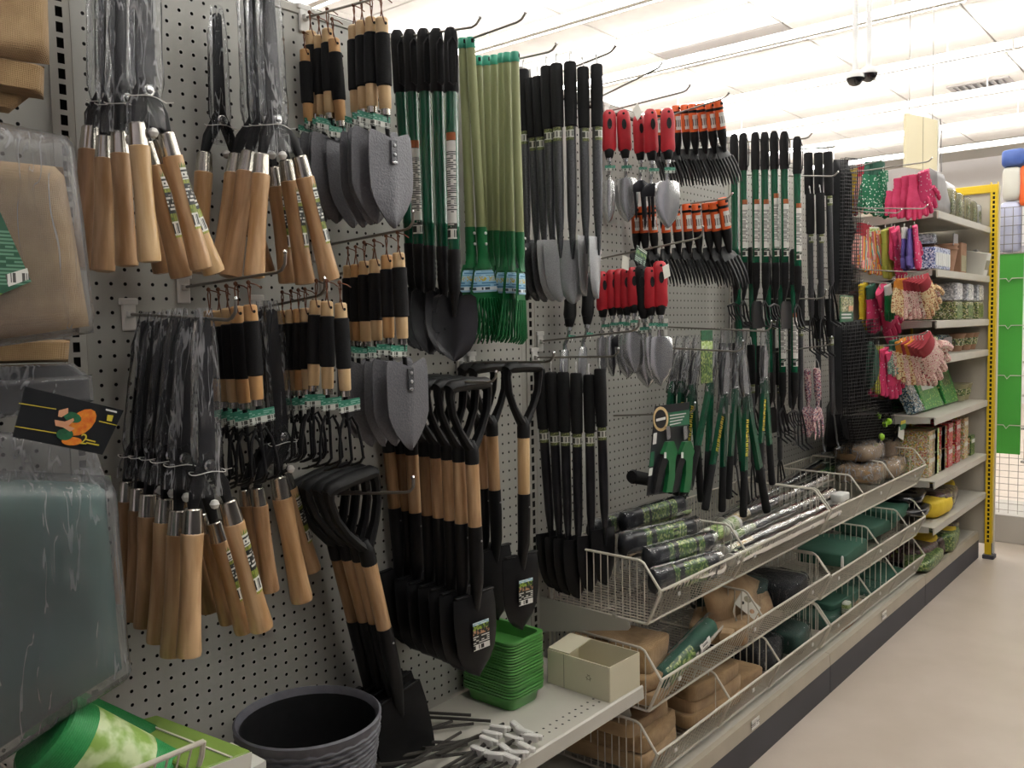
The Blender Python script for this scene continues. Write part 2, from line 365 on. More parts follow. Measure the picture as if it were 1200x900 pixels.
# ---------------------------------------------------------------- strip lights across the aisle
LROWS = [.95, 2.35, 3.75, 5.25, 6.75, 8.25, 9.75, 11.25, 12.75]
for i, x in enumerate(LROWS):
    for j, y in enumerate((-5.4, -1.8, 1.8, 5.4)):
        side = ('beyond the aisle', 'over the aisle', 'just behind the display', 'deep behind the display')[j]
        t = thing('ceiling_light', f'white fluorescent strip light, {ORD[i]} ceiling row, {side}', 'light', T(x, y, CZ - .22), 'fluorescent strip lights')
        part(t, 'housing', 'light_housing', lambda b: b.loft([[(-.03, yy, -.02), (-.03, yy, .05), (.03, yy, .05), (.03, yy, -.02)] for yy in (-1.79, 1.79)]), 'white_metal')
        for sx in (-1, 1): part(t, 'tube', 'light_tube', lambda b: b.tube([(0, -1.76, .0), (0, 1.76, .0)], .02, 8), 'tube_light', T(.075 * sx, 0, .01))
        for yy in (-1.3, 1.3): part(t, 'hanger', 'light_hanger', lambda b: b.tube([(0, 0, .04), (0, 0, .27)], .006, 6), 'white_metal', T(0, yy, 0))
# ---------------------------------------------------------------- the perforated back of the display
X0, DX, ZH = .6931, .0254, 1.467       # one hole's place and the pitch
def perf(b, nx, nz, dx, dz, hole, y=0.):
    """nx by nz cells of dx by dz with a hole (8 points, clockwise from lower corner) in each"""
    W = 2 * nx + 1; idx = lambda i, j: j * W + i
    vs = [(i * dx / 2, y, j * dz / 2) for j in range(2 * nz + 1) for i in range(W)]; fs = []
    for j in range(nz):
        for i in range(nx):
            o = len(vs); cx, cz = (i + .5) * dx, (j + .5) * dz
            ring = [idx(2*i, 2*j), idx(2*i+1, 2*j), idx(2*i+2, 2*j), idx(2*i+2, 2*j+1), idx(2*i+2, 2*j+2), idx(2*i+1, 2*j+2), idx(2*i, 2*j+2), idx(2*i, 2*j+1)]
            for hx, hz in hole: vs.append((cx + hx, y, cz + hz))
            for k in range(8): fs.append((ring[k], ring[(k + 1) % 8], o + (k + 1) % 8, o + k))
    used = sorted({i for f in fs for i in f}); mp = {u: k for k, u in enumerate(used)}
    b.add([vs[u] for u in used], [tuple(mp[i] for i in f) for f in fs])
ROUND = [(.0034 * math.cos(math.radians(225 + 45 * k)), .0034 * math.sin(math.radians(225 + 45 * k))) for k in range(8)]
SLOT = [(-.0058, -.0085), (0, -.0085), (.0058, -.0085), (.0058, 0), (.0058, .0085), (0, .0085), (-.0058, .0085), (-.0058, 0)]
SLOTY = SLOT
SEAM = 1.361
mb = MB(); mb.box((2.6, .012, 1.06), (6.2, .012, 2.0)); back = struct('wall_display', mb.build('wall_display', 0), 'dark_gap')
def panel(x_first, ncol, z_anchor, z0, z1):
    k0 = math.ceil((z0 - z_anchor) / DX); k1 = math.floor((z1 - z_anchor) / DX)
    b = MB(); perf(b, ncol, k1 - k0 + 1, DX, DX, ROUND)
    w = ncol * DX; h = (k1 - k0 + 1) * DX; xa = x_first - DX / 2; za = z_anchor + (k0 - .5) * DX
    me = b.build('pegboard_panel', 0)
    return struct('pegboard_panel', me, 'panel', back, T(xa, 0, za)), xa, xa + w, za, za + h
edges = []
for xf, nc, zan in ((X0 - .0254 * 13 - .062, 13, ZH), (X0, 46, ZH), (1.922, 46, 1.4297), (3.155, 46, 1.44)):
    for (z0, z1) in ((.17, SEAM - .004), (SEAM + .004, 2.035)):
        p, xa, xb, za, zb = panel(xf, nc, zan, z0, z1); edges.append((xa, xb, za, zb))
for xa, xb in ((.6705, .6815), (1.8475, 1.8675), (1.903, 1.9105), (3.07, 3.107), (3.1425, 3.145)):
    b = MB(); b.box(((xa + xb) / 2, .0015, 1.10), (xb - xa, .004, 1.87)); struct('panel_edge', b.build('panel_edge', 0), 'panel', back)
b = MB(); b.box((.613, .0015, 1.10), (.045, .002, 1.87)); struct('panel_edge', b.build('panel_edge', 0), 'panel', back)
# top rail over each bay
for xa, xb in ((.30, .634), (.671, 1.861), (1.91, 3.10), (3.15, 4.34)):
    b = MB(); b.rbox(((xa + xb) / 2, .006, 2.045), (xb - xa, .018, .02), .003); struct('top_rail', b.build('top_rail'), 'post_grey', back)
# slotted uprights
def upright(x, m_='post_grey', z0=.1, z1=2.1, y=-.003, w=.037):
    nz = int((z1 - z0) / DX)
    def f(b):
        perf(b, 1, nz, w, DX, SLOT); h = nz * DX
        for sx in (0, w): b.box((sx, .012, h / 2), (.002, .026, h))
    o = struct('slotted_upright', mesh('slotted_upright%.3f' % w, f, 0), m_, back, T(x - w / 2, y, z0))
    return o
for x in (.6525, 1.8855, 3.125, 4.36): upright(x)
# fifth bay: plain back panel and end frame in yellow
mb = MB(); mb.box((4.93, .0, 1.1), (1.10, .01, 1.9)); struct('plain_panel', mb.build('plain_panel', 0), 'end_panel', back)
# ---------------------------------------------------------------- base deck, kick board, price channel
mb = MB(); mb.box((2.95, -.195, .130), (5.1, .37, .03)); struct('base_deck', mb.build('base_deck', 0), 'shelf_grey', back)
for k, (xa, xb) in enumerate(((.4, 1.885), (1.888, 3.123), (3.126, 4.36), (4.363, 5.44))):
    mb = MB(); mb.box(((xa + xb) / 2, -.385, .053), (xb - xa - .002, .012, .104)); struct('kick_board', mb.build('kick_board', 0), 'kick', back)
    mb = MB(); mb.loft([[(x_, -.392, .106), (x_, -.388, .150), (x_, -.372, .152), (x_, -.372, .106)] for x_ in (xa, xb)]); struct('price_channel', mb.build('price_channel', 0), 'channel', back)
barcode_label('price_label', [(0, '#e4e3dd', '#77766f', 'plain'), (.25, '#e4e3dd', '#55544f', 'text'), (.8, '#e4e3dd', '#55544f', 'plain')], 5, 8)
for px, py in ((885, 842), (1036, 718)):
    p = at(px, py, -.3925); part(back, 'price_label', 'price_label', lambda b: b.box((0, 0, 0), (.055, .0015, .03)), 'price_label', T(p.x, -.3935, .129))
# ---------------------------------------------------------------- yellow end frame
ef = thing('end_frame', 'yellow slotted steel frame closing the far end of the shelf run', 'frame', T(5.47, 0, 0))
def post(b):
    nz = int(2.0 / DX); v = MB(); perf(v, 1, nz, .034, DX, SLOT)
    b.add([(-.018, -.453 + x_, z_ + .09) for x_, y_, z_ in v.v], v.f)
    b.box((0, -.453, 1.105), (.036, .002, 2.03)); b.box((0, -.419, 1.105), (.036, .002, 2.03)); b.box((-.018, -.436, .045), (.002, .034, .09))
part(ef, 'front_post', 'end_front_post', post, 'yellow', None, 0)
part(ef, 'post_core', 'end_post_core', lambda b: b.box((0, -.436, 1.05), (.028, .03, 2.06)), 'dark_gap', None, 0)
part(ef, 'rear_post', 'end_rear_post', lambda b: b.box((0, .0, 1.05), (.034, .03, 2.1)), 'yellow', None, 0)
part(ef, 'top_beam', 'end_top_beam', lambda b: b.rbox((0, -.22, 2.085), (.034, .47, .045), .004), 'yellow')
part(ef, 'side_panel', 'end_side_panel', lambda b: b.box((.006, -.22, 1.07), (.008, .42, 1.98)), 'end_panel', None, 0)
part(ef, 'foot', 'end_foot', lambda b: b.rbox((0, -.44, .012), (.07, .06, .024), .004), 'kick')
part(ef, 'edge_trim', 'end_edge_trim', lambda b: b.box((.03, -.445, 1.06), (.012, .03, 2.08)), 'white_plastic', None, 0)

# ---------------------------------------------------------------- hooks on the board
def hook(pw, pt, where, X=None, plate=True, up=.03, r=.0028, y_min=-.33):
    """straight wire hook from its plate at the board (pixel pw) to its turned-up tip (pixel pt)"""
    a = at(*pw, 0.) if X is None else Vector((X, 0, at(*pw, 0.).z))
    a.z = min(a.z, 2.03)
    e = atx(*pt, a.x); ln = max(.09, min(.48 if a.x > 3.9 else .36, -e.y)); e = Vector((a.x, -ln, max(a.z - .05, min(a.z + .09, e.z))))
    t = thing('peg_hook', f'steel wire peg hook {where}', 'hook', T(a.x, a.y, a.z), 'wire peg hooks')
    d = e - a
    pts = [Vector((0, .002, 0)), d * .5, d, d + Vector((0, -.012, .003)), d + Vector((0, -.022, .012)), d + Vector((0, -.024, up))]
    mb = MB(); mb.tube(pts, r, 8); obj('wire', mb.build('wire'), 'wire_steel', t)
    tip = MB(); tip.tube([pts[-1], pts[-1] + Vector((0, .002, .004))], r * 1.25, 8); obj('tip', tip.build('tip'), 'chrome', t)
    if plate:
        part(t, 'back_plate', 'hook_back_plate', lambda b: (b.rbox((0, -.003, -.005), (.026, .006, .05), .003), b.rbox((0, -.003, .022), (.034, .007, .012), .002), b.rbox((0, -.009, 0), (.012, .012, .012), .002)), 'white_plastic')
    return a, e
# ================================================================ TOOLS
pm('wood', '#ab8358', '#d0ac82', rough=.42, scale=(60, 60, 7), detail=6, coat=.25, stops=(.36, .64))
pm('wood_pale', '#c09a68', '#dabb8e', rough=.42, scale=(60, 60, 6), detail=6, coat=.25, stops=(.36, .64))
pm('wood_red', '#94704c', '#be9872', rough=.45, scale=(70, 70, 8), detail=6, coat=.2, stops=(.36, .64))
pm('wood_dark', '#7c5c3b', '#a5805a', rough=.5, scale=(70, 70, 8), detail=6, stops=(.36, .64))
pm('grip_wood', '#cba878', '#dcbf93', rough=.5, scale=(70, 70, 9), detail=5)
pm('grip_wood_orange', '#c2925c', '#d3a873', rough=.5, scale=(70, 70, 9), detail=5)
pm('ferrule', '#cfcac0', '#bdb7ac', rough=.24, metal=1., scale=(300, 300, 6))
pm('foam', '#131314', '#1b1b1c', rough=.85, scale=(400, 400, 400), bmp=.25, spec=.3)
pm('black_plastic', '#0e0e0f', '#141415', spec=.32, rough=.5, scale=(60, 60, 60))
pm('black_steel', '#0c0c0d', '#121214', spec=.28, rough=.45, scale=(40, 40, 40))
pm('black_gloss', '#101013', '#17171b', rough=.17, scale=(30, 30, 30), coat=.5)
pm('grey_plate', '#66666a', '#737377', rough=.46, metal=.35, scale=(260, 260, 260), bmp=.5)
pm('hammertone', '#4a4b4e', '#67686b', rough=.34, metal=.7, scale=(420, 420, 420), bmp=.5)
pm('silver_blade', '#b4b5b6', '#9d9ea0', rough=.42, metal=.7, scale=(420, 420, 420), bmp=.4)
pm('stainless', '#dcdddd', '#cfd0d1', rough=.26, metal=.85, scale=(200, 3, 3))
pm('blade_gloss', '#38383a', '#424244', rough=.27, metal=.65, scale=(20, 20, 20))
pm('blade_dark', '#1d1d20', '#2b2b30', rough=.3, metal=.4, scale=(20, 20, 20))
pm('green_paint', '#0d4a30', '#11543a', rough=.22, scale=(10, 10, 10), coat=.6)
pm('green_plastic', '#0e5a2e', '#126836', rough=.38, scale=(30, 30, 30))
pm('olive', '#8b9163', '#989d70', rough=.48, scale=(30, 30, 6))
pm('teal_cap', '#41a386', rough=.45)
pm('red_grip', '#a31220', '#b41a28', rough=.5, scale=(30, 30, 30))
pm('orange_card', '#d9551b', '#de6224', rough=.5, scale=(20, 20, 20))
pm('leather', '#5a3420', '#6e4329', rough=.8, scale=(60, 60, 60))
pm('orange_sticker', '#9a5428', rough=.5)
clear('film', haze=.05, streak=.55, gloss=.02)
clear('film_heavy', haze=.2, streak=.45, gloss=.03, wr=(14, 14, 7))
clear('film_thin', haze=.015, streak=.3, gloss=.0, ior=1.10, crumple=.35)
clear('film_bag', haze=.15, streak=.22, gloss=.03, wr=(20, 20, 2.6), rough=.2)
DK = '#1d1f1a'; PW = '#dfded6'
barcode_label('sticker_green', [(0, '#7f8a2c', '#b9b84a', 'leaf'), (.03, PW, DK, 'bars'), (.24, '#8d9436', '#5c6a22', 'leaf'), (.36, DK, '#cfcec6', 'text'), (.68, '#8d9436', '#4f5c20', 'leaf'), (.74, '#d6d5cc', DK, 'text'), (.92, '#8d9436', '#5c6a22', 'leaf')], 18, 5)
barcode_label('tag_green', [(0, '#b9bcb4', '#3a3d38', 'bars'), (.12, '#c9cac2', '#44463f', 'bars'), (.48, '#2d7a62', '#7fae9d', 'text'), (.92, '#2d7a62', '#7fae9d', 'plain')], 7, 9)
barcode_label('label_white', [(0, '#dddcd4', DK, 'bars'), (.10, '#2a2c28', '#c9c7bd', 'text'), (.16, '#e2e1da', '#4a4b46', 'text')], 46, 3)
barcode_label('label_band', [(0, '#4a5230', '#8d945c', 'leaf'), (.22, '#cbcbc2', '#3c3d36', 'bars'), (.75, '#4a5230', '#8d945c', 'leaf')], 6, 9)
barcode_label('label_blue', [(0, '#9fc6dd', '#e6ecef', 'plain'), (.08, '#dfe7ea', '#3d4c55', 'bars'), (.24, '#8fc0dc', '#3f78a0', 'text'), (.5, '#9fcbe2', '#c9b13a', 'leaf'), (.72, '#9fcbe2', '#4d88ad', 'text')], 9, 6)
barcode_label('label_black', [(0, '#e6e5de', DK, 'bars'), (.2, DK, '#d5d4cc', 'text'), (.55, '#20251b', '#b98a6a', 'leaf'), (.72, '#2d4420', '#8fae3c', 'leaf'), (.88, '#9fc4d2', '#e2ebee', 'text')], 14, 6)
barcode_label('label_bar', [(0, '#dedcd5', '#6d6c66', 'plain'), (.14, '#dedcd5', '#4d4c47', 'bars'), (.8, '#dedcd5', '#6d6c66', 'plain')], 6, 9)
pattern('letters', (1, 1, 300), [(0, '#c9b02c'), (.72, '#123d2a')], rough=.4)

def sticker(root, name, m, w, z0, z1, y, r=None, label=None, x=0., turn=0.):
    """a label bent round a handle of radius r (or flat), front at depth y"""
    def f(b):
        n = 6; a = w / (2 * r) if r else 0; rows = []
        for z in (z0, z1):
            for k in range(n + 1):
                u = 2 * k / n - 1
                rows.append((r * math.sin(a * u + turn), -r * math.cos(a * u + turn) - .0006, z) if r else (x + u * w / 2, y, z))
        b.add(rows, [(k, k + 1, n + 2 + k, n + 1 + k) for k in range(n)])
    return part(root, name, 'st_%s_%.4f_%.3f_%.3f_%.4f_%s_%.3f_%.2f' % (name, w, z0, z1, y, r, x, turn), f, m)

# ---- hedge shears: blades up in a clear sleeve, wooden handles down
def shears(label, Y, pivot, tip, Lh, Rh, wl='wood', wr='wood', stick=False, sleeve=True, group=None, dY=(0., 0.)):
    P = at(*pivot, Y); Tp = at(*tip, Y); up = (Tp - P); L = up.length; zx = up.normalized()
    yv = Vector((0, 1, 0)); yv = (yv - zx * yv.dot(zx)).normalized(); xv = yv.cross(zx)
    M = Matrix.Translation(P) @ Matrix((xv, yv, zx)).transposed().to_4x4()
    t = thing('hedge_shears', label, 'shears', M, group); MI = M.inverted()
    bl = max(.16, min(.27, L))
    for sgn, y0 in ((-1, -.004), (1, .001)):
        def blade(b, sgn=sgn, y0=y0):
            pts = [(-.006, -.02), (.017, -.015), (.021, .03), (.019, .14), (.011, .22), (.002, .255), (-.006, .25), (-.008, .1)]
            pts = [(sgn * x - sgn * .004, z) for x, z in pts]
            b.loft([[(x, y0, z) for x, z in pts], [(x, y0 + .0035, z) for x, z in pts]])
        part(t, 'blade', 'shear_blade%d' % sgn, blade, 'blade_dark', Matrix.Scale(bl / .255, 4), 30)
    part(t, 'pivot_bolt', 'shear_bolt', lambda b: b.lathe([(.0105, 0), (.0105, .004), (.008, .006), (.005, .006), (.005, .009), (.0, .0095)], 12), 'chrome', Matrix.Translation((0, -.005, 0)) @ RX(math.pi / 2))
    def yoke(b):
        for s in (-1, 1):
            b.tube([(0, 0, .012), (s * .010, -.002 * s, -.012), (s * .030, 0, -.034), (s * .034, 0, -.052)], [.012, .012, .0105, .009], 8, True, .5)
    for s, H, wd, dy in ((-1, Lh, wl, dY[0]), (1, Rh, wr, dY[1])):
        a = MI @ at(*H[0], Y + dy); e = MI @ at(*H[1], Y + dy * 1.5); d = (a - e); LL = d.length; zd = d.normalized()
        F = frame(a, a - zd * LL, LL)
        def tang(b, a=a, s=s, zd=zd): b.tube([(s * -.004, -.002 * s, .02), (s * .008, -.002 * s, -.006), (a.x * .75, a.y * .75, a.z * .55), tuple(a + zd * .004), tuple(a - zd * .02)], [.011, .012, .012, .009, .008], 8, True, .6)
        tb = MB(); tang(tb); obj('tang', tb.build('tang'), 'black_steel', t)
        k = LL / .235
        part(t, 'ferrule', 'shear_ferrule', lambda b: b.lathe([(.0125, .002), (.0145, 0), (.0165, -.034), (.0168, -.038)], 16), 'ferrule', F @ Matrix.Scale(k, 4))
        h = part(t, 'handle', 'shear_handle', lambda b: b.lathe([(.0163, -.037), (.0178, -.039), (.0172, -.06), (.0162, -.10), (.0165, -.14), (.018, -.19), (.0198, -.228), (.0190, -.234), (.012, -.236)], 20), wd, F @ Matrix.Scale(k, 4))
        if stick and s == 1:
            q = part(h, 'sticker', 'shear_sticker', lambda b: b.add([(.0186 * math.sin(u) * f_, -.0186 * math.cos(u) * f_, z) for z, f_ in ((-.165, .955), (-.05, .935)) for u in (-.1, .25, .6, .95)], [(0, 1, 5, 4), (1, 2, 6, 5), (2, 3, 7, 6)]), 'sticker_green')
    part(t, 'stop', 'shear_stop', lambda b: b.lathe([(0, -.008), (.005, -.006), (.008, 0), (.005, .006), (0, .008)], 10), 'white_plastic', T(.004, -.012, -.062))
    if sleeve:
        def slv(b):
            rows = []
            for i in range(15):
                f = i / 14; z = -.058 + f * .345
                wv = .033 * (1 - .22 * f) * (.80 if abs(z) < .014 else 1) * (1.12 if z < -.02 else 1)
                if f > .8: wv *= 1 - (f - .8) * 2.2
                rows.append([((wv + .0035 * noise.noise(Vector((k * 2.1, i * 1.3, 0)))) * math.cos(k * math.tau / 18), (.013 + .004 * noise.noise(Vector((k * 1.7, i * 1.1, 5)))) * math.sin(k * math.tau / 18), z) for k in range(18)])
            b.loft(rows, False)
        part(t, 'clear_sleeve', 'shear_sleeve', slv, 'film', Matrix.Scale(bl / .27, 4), 80)
        part(t, 'tie', 'shear_tie', lambda b: b.tube([(.031 * math.cos(a), .014 * math.sin(a), -.011 + .002 * math.sin(3 * a)) for a in [k * math.tau / 20 for k in range(21)]] + [(.041, -.005, -.009)], .0008, 6), 'white_plastic')
    return t

# ---- a tool hung at pixel a of the hook plane X, its lower reference point at pixel b
def hang(builder, name, label, cat, a, b, L, X=None, Y=None, group=None, yaw=0., lean=0., **kw):
    if X is not None:
        A = atx(*a, X); Yv = min(A.y, -.03)
        if A.y > -.03: A = at(*a, Yv)
    else: Yv = Y; A = at(*a, Y)
    B = at(*b, Yv + lean)
    t = thing(name, label, cat, frame(A, B, L, yaw), group); builder(t, **kw); return t

# ---- short tool with a foam-covered wooden handle and leather thong (L = .19 down to the ferrule)
def foam_handle(t, wood='grip_wood'):
    part(t, 'handle', 'fh_wood', lambda b: b.lathe([(.0, .001), (.010, 0), (.0125, -.003), (.0128, -.03), (.0122, -.034)], 16), wood)
    part(t, 'hole', 'fh_hole', lambda b: b.lathe([(.003, 0), (.003, .0266)], 10), 'dark_gap', Matrix.Translation((0, .0133, -.013)) @ RX(math.pi / 2))
    part(t, 'foam_grip', 'fh_foam', lambda b: b.lathe([(.0125, -.030), (.0152, -.032), (.0158, -.08), (.0155, -.130), (.0125, -.133)], 18), 'foam')
    part(t, 'lower_handle', 'fh_low', lambda b: b.lathe([(.0125, -.131), (.013, -.134), (.0122, -.174), (.0110, -.177)], 16), wood)
    part(t, 'ferrule', 'fh_fer', lambda b: b.lathe([(.0102, -.175), (.0102, -.189), (.006, -.190)], 14), 'ferrule')
    def thong(b):
        b.tube([(-.004, -.014, -.013), (-.006, -.010, .004), (-.004, -.003, .030), (.001, 0, .043), (.005, .003, .030), (.006, .010, .004), (.003, .014, -.013)], .0013, 6)
        b.tube([(0, -.002, .040), (.012, -.008, .036), (.019, -.012, .030)], .0012, 5); b.lathe([(0, .036), (.004, .039), (.004, .043), (0, .046)], 8)
    part(t, 'thong', 'fh_thong', thong, 'leather')
def hoe_head(t):
    part(t, 'shank', 'hh_shank', lambda b: b.tube([(0, 0, -.185), (.002, 0, -.205), (.007, .003, -.235), (.006, .004, -.262)], [.0055, .005, .005, .0065], 8), 'black_steel')
    def plate(b):
        b.notch = lambda u, z: (-.016 * (1 - abs(u)) ** 1.3 * max(0, 1 - (-.216 - z) / .05)) if z > -.27 else 0
        rows = [(-.216, .047), (-.222, .052), (-.235, .0545), (-.26, .0555), (-.30, .0555), (-.33, .054), (-.35, .0475), (-.37, .036), (-.39, .021), (-.402, .010), (-.408, .001)]
        b.sheet(rows, lambda u, z: -.004 - .007 * (1 - abs(u)) + .01 * ((z + .3) / .1) ** 2 * 0, .0022, 10, lambda z: .006)
    pl = part(t, 'blade_plate', 'hh_plate', plate, 'grey_plate', T(.0, .0, -.004))
    br = part(t, 'rivet_bracket', 'hh_bracket', lambda b: b.rbox((.007, -.013, -.262), (.018, .004, .046), .005), 'hammertone')
    for z in (-.249, -.267): part(br, 'rivet', 'hh_rivet', lambda b: b.lathe([(.0042, 0), (.0035, .002), (0, .003)], 10), 'silver_blade', Matrix.Translation((.007, -.0148, z)) @ RX(math.pi / 2))
    part(br, 'seat', 'hh_seat', lambda b: b.lathe([(.0075, 0), (.006, .002), (0, .0025)], 12, sy=.5), 'stainless', Matrix.Translation((.007, -.0145, -.283)) @ RX(math.pi / 2))
    part(t, 'tag', 'hh_tag', lambda b: b.rbox((-.002, -.004, -.203), (.044, .0012, .024), .0005), 'tag_green', RY(.06))
def claw_head(t):
    part(t, 'shank', 'ch_shank', lambda b: b.tube([(0, 0, -.185), (0, 0, -.25)], [.0048, .0042], 8), 'black_steel')
    for k, x in enumerate((-.022, 0, .022)):
        part(t, 'tine', 'ch_tine%d' % k, lambda b: b.tube([(0, -.002 * (k - 1), -.240), (x * .45, -.004, -.236 + (-.005 if k == 1 else .004)), (x * .95, -.006, -.252), (x * 1.25, -.008, -.29), (x * 1.3, -.010, -.318), (x * 1.32, .000, -.328), (x * 1.35, .030, -.338), (x * 1.35, .046, -.341)], [.003, .003, .003, .003, .003, .003, .0026, .0016], 7), 'black_steel')
    part(t, 'tag', 'ch_tag', lambda b: b.rbox((-.006, -.006, -.208), (.054, .0012, .026), .0005), 'tag_green', RY(-.05))

# ---- D-grip spade (L = .73)
def d_spade(t, wood='grip_wood', stick=False, kind=0):
    def grip(b):
        b.tube([(-.062, 0, -.012), (-.052, 0, -.006), (0, 0, -.004), (.052, 0, -.006), (.062, 0, -.012)], [.0125, .0152, .0155, .0152, .0125], 12, True, 1.25)
    part(t, 'grip_bar', 'ds_grip', grip, 'black_plastic')
    for s in (-1, 1):
        part(t, 'grip_arm', 'ds_arm%d' % s, lambda b, s=s: b.tube([(s * .056, 0, -.008), (s * .059, 0, -.03), (s * .053, 0, -.072), (s * .036, 0, -.112), (s * .017, 0, -.143), (s * .004, 0, -.160)], [.012, .0095, .0088, .009, .0105, .012], 8, True, 1.35), 'black_plastic')
    part(t, 'grip_socket', 'ds_sock', lambda b: b.lathe([(.008, -.140), (.0165, -.155), (.0178, -.17), (.0175, -.196), (.016, -.198)], 16), 'black_plastic')
    part(t, 'shaft', 'ds_shaft', lambda b: b.lathe([(.0165, -.194), (.0168, -.25), (.0165, -.354), (.0155, -.356)], 18), wood)
    part(t, 'socket', 'ds_steel', lambda b: b.tube([(0, 0, -.350), (0, 0, -.42), (0, .002, -.49), (0, .010, -.54), (0, .014, -.60)], [.0178, .0178, .0165, .0125, .005], 14), 'black_steel')
    part(t, 'rivet', 'ds_rivet', lambda b: b.lathe([(.0028, 0), (.002, .0015), (0, .002)], 8), 'silver_blade', Matrix.Translation((.004, -.0178, -.385)) @ RX(math.pi / 2))
    if kind == 0:
        rows = [(-.520, .052), (-.526, .064), (-.56, .067), (-.62, .066), (-.665, .059), (-.695, .045), (-.715, .027), (-.728, .006), (-.73, .001)]
        part(t, 'blade', 'ds_blade0', lambda b: b.sheet(rows, lambda u, z: .012 - .012 * (1 - u * u) + .02 * ((z + .62) / .1) ** 2 * .3, .002, 10), 'black_steel')
    else:
        rows = [(-.520, .060), (-.526, .072), (-.58, .075), (-.66, .075), (-.72, .074), (-.73, .072)]
        part(t, 'blade', 'ds_blade1', lambda b: b.sheet(rows, lambda u, z: .012 - .008 * (1 - u * u) + .02 * ((z + .62) / .1) ** 2 * .3, .002, 10), 'black_steel')
    for s in (-1, 1): part(t, 'tread', 'ds_tread%d' % s, lambda b, s=s: b.rbox((s * .038, .014, -.520), (.045, .014, .005), .002), 'black_steel')
    if stick: sticker(t, 'label', 'label_black', .052, -.655, -.585, -.006)

# ---- green steel-handled shovel with black cap grip (L = .70)
def green_shovel(t, head='shovel', stick=0):
    part(t, 'cap_grip', 'gs_cap', lambda b: (b.lathe([(.0, .002), (.009, 0), (.0135, -.008), (.0152, -.025), (.0155, -.128), (.0145, -.133)], 16), ), 'foam')
    part(t, 'grip_loop', 'gs_loop', lambda b: b.tube([(-.009, -.0155, -.115), (-.0105, -.0165, -.07), (-.009, -.016, -.035), (0, -.015, -.022), (.009, -.016, -.035), (.0105, -.0165, -.07), (.009, -.0155, -.115), (0, -.0155, -.122), (-.009, -.0155, -.115)], .0018, 6), 'black_plastic')
    part(t, 'handle', 'gs_pipe', lambda b: b.lathe([(.0132, -.130), (.0132, -.41), (.0139, -.412), (.0139, -.416), (.0132, -.418), (.0132, -.480)], 16), 'green_paint')
    prof = [(.0142, -.462)]
    for k in range(5): prof += [(.0146, -.490 - k * .011), (.0135, -.4945 - k * .011)]
    prof += [(.0125, -.55), (.0095, -.56)]
    part(t, 'sleeve', 'gs_sleeve', lambda b: b.lathe(prof, 16), 'black_plastic')
    if stick:
        sticker(t, 'label', 'label_white', .024, -.44, -.255 + .02 * (stick - 1), 0, .0133, turn=-.75 + .1 * stick)
        sticker(t, 'label_head', 'orange_sticker', .024, -.254 + .02 * (stick - 1), -.238 + .02 * (stick - 1), 0, .0134, turn=-.75 + .1 * stick)
    part(t, 'neck', 'gs_neck', lambda b: b.tube([(0, 0, -.545), (0, .002, -.575), (0, .006, -.605)], [.0105, .0085, .003], 10), 'black_plastic')
    if head == 'shovel':
        rows = [(-.556, .036), (-.562, .046), (-.59, .0495), (-.625, .0500), (-.655, .044), (-.675, .033), (-.69, .018), (-.699, .004), (-.70, .001)]
        def bl(b):
            b.notch = lambda u, z: -.014 * max(0, 1 - abs(u) * 1.6) if z > -.565 else 0
            b.sheet(rows, lambda u, z: .014 - .016 * abs(u) ** 1.6 * (1 if z > -.68 else .6) + .0 * z, .0018, 12)
        part(t, 'blade', 'gs_blade', bl, 'blade_gloss', None, 40)
    elif head == 'rake':
        part(t, 'head_bar', 'gs_bar', lambda b: b.tube([(-.045, .01, -.62), (0, .008, -.61), (.045, .01, -.62)], .004, 8), 'black_steel')
        for k in range(5): part(t, 'tine', 'gs_rt', lambda b: b.tube([(0, .01, 0), (0, .004, -.03), (0, -.014, -.055)], [.003, .003, .0015], 6), 'black_steel', T(-.044 + .022 * k, 0, -.617))
    elif head == 'claw':
        for k, x in enumerate((-.03, 0, .03)): part(t, 'tine', 'gs_ct%d' % k, lambda b: b.tube([(0, .004, -.60), (x * .8, .004, -.62), (x, .0, -.66), (x * 1.1, -.012, -.688), (x * 1.1, -.04, -.70)], [.0045, .004, .004, .0035, .0018], 6), 'black_steel')
    else:
        part(t, 'blade', 'gs_hoe', lambda b: b.sheet([(-.60, .03), (-.612, .045), (-.65, .048), (-.69, .044), (-.70, .040)], lambda u, z: .006 * (1 - u * u) - .004, .002, 8), 'black_steel')

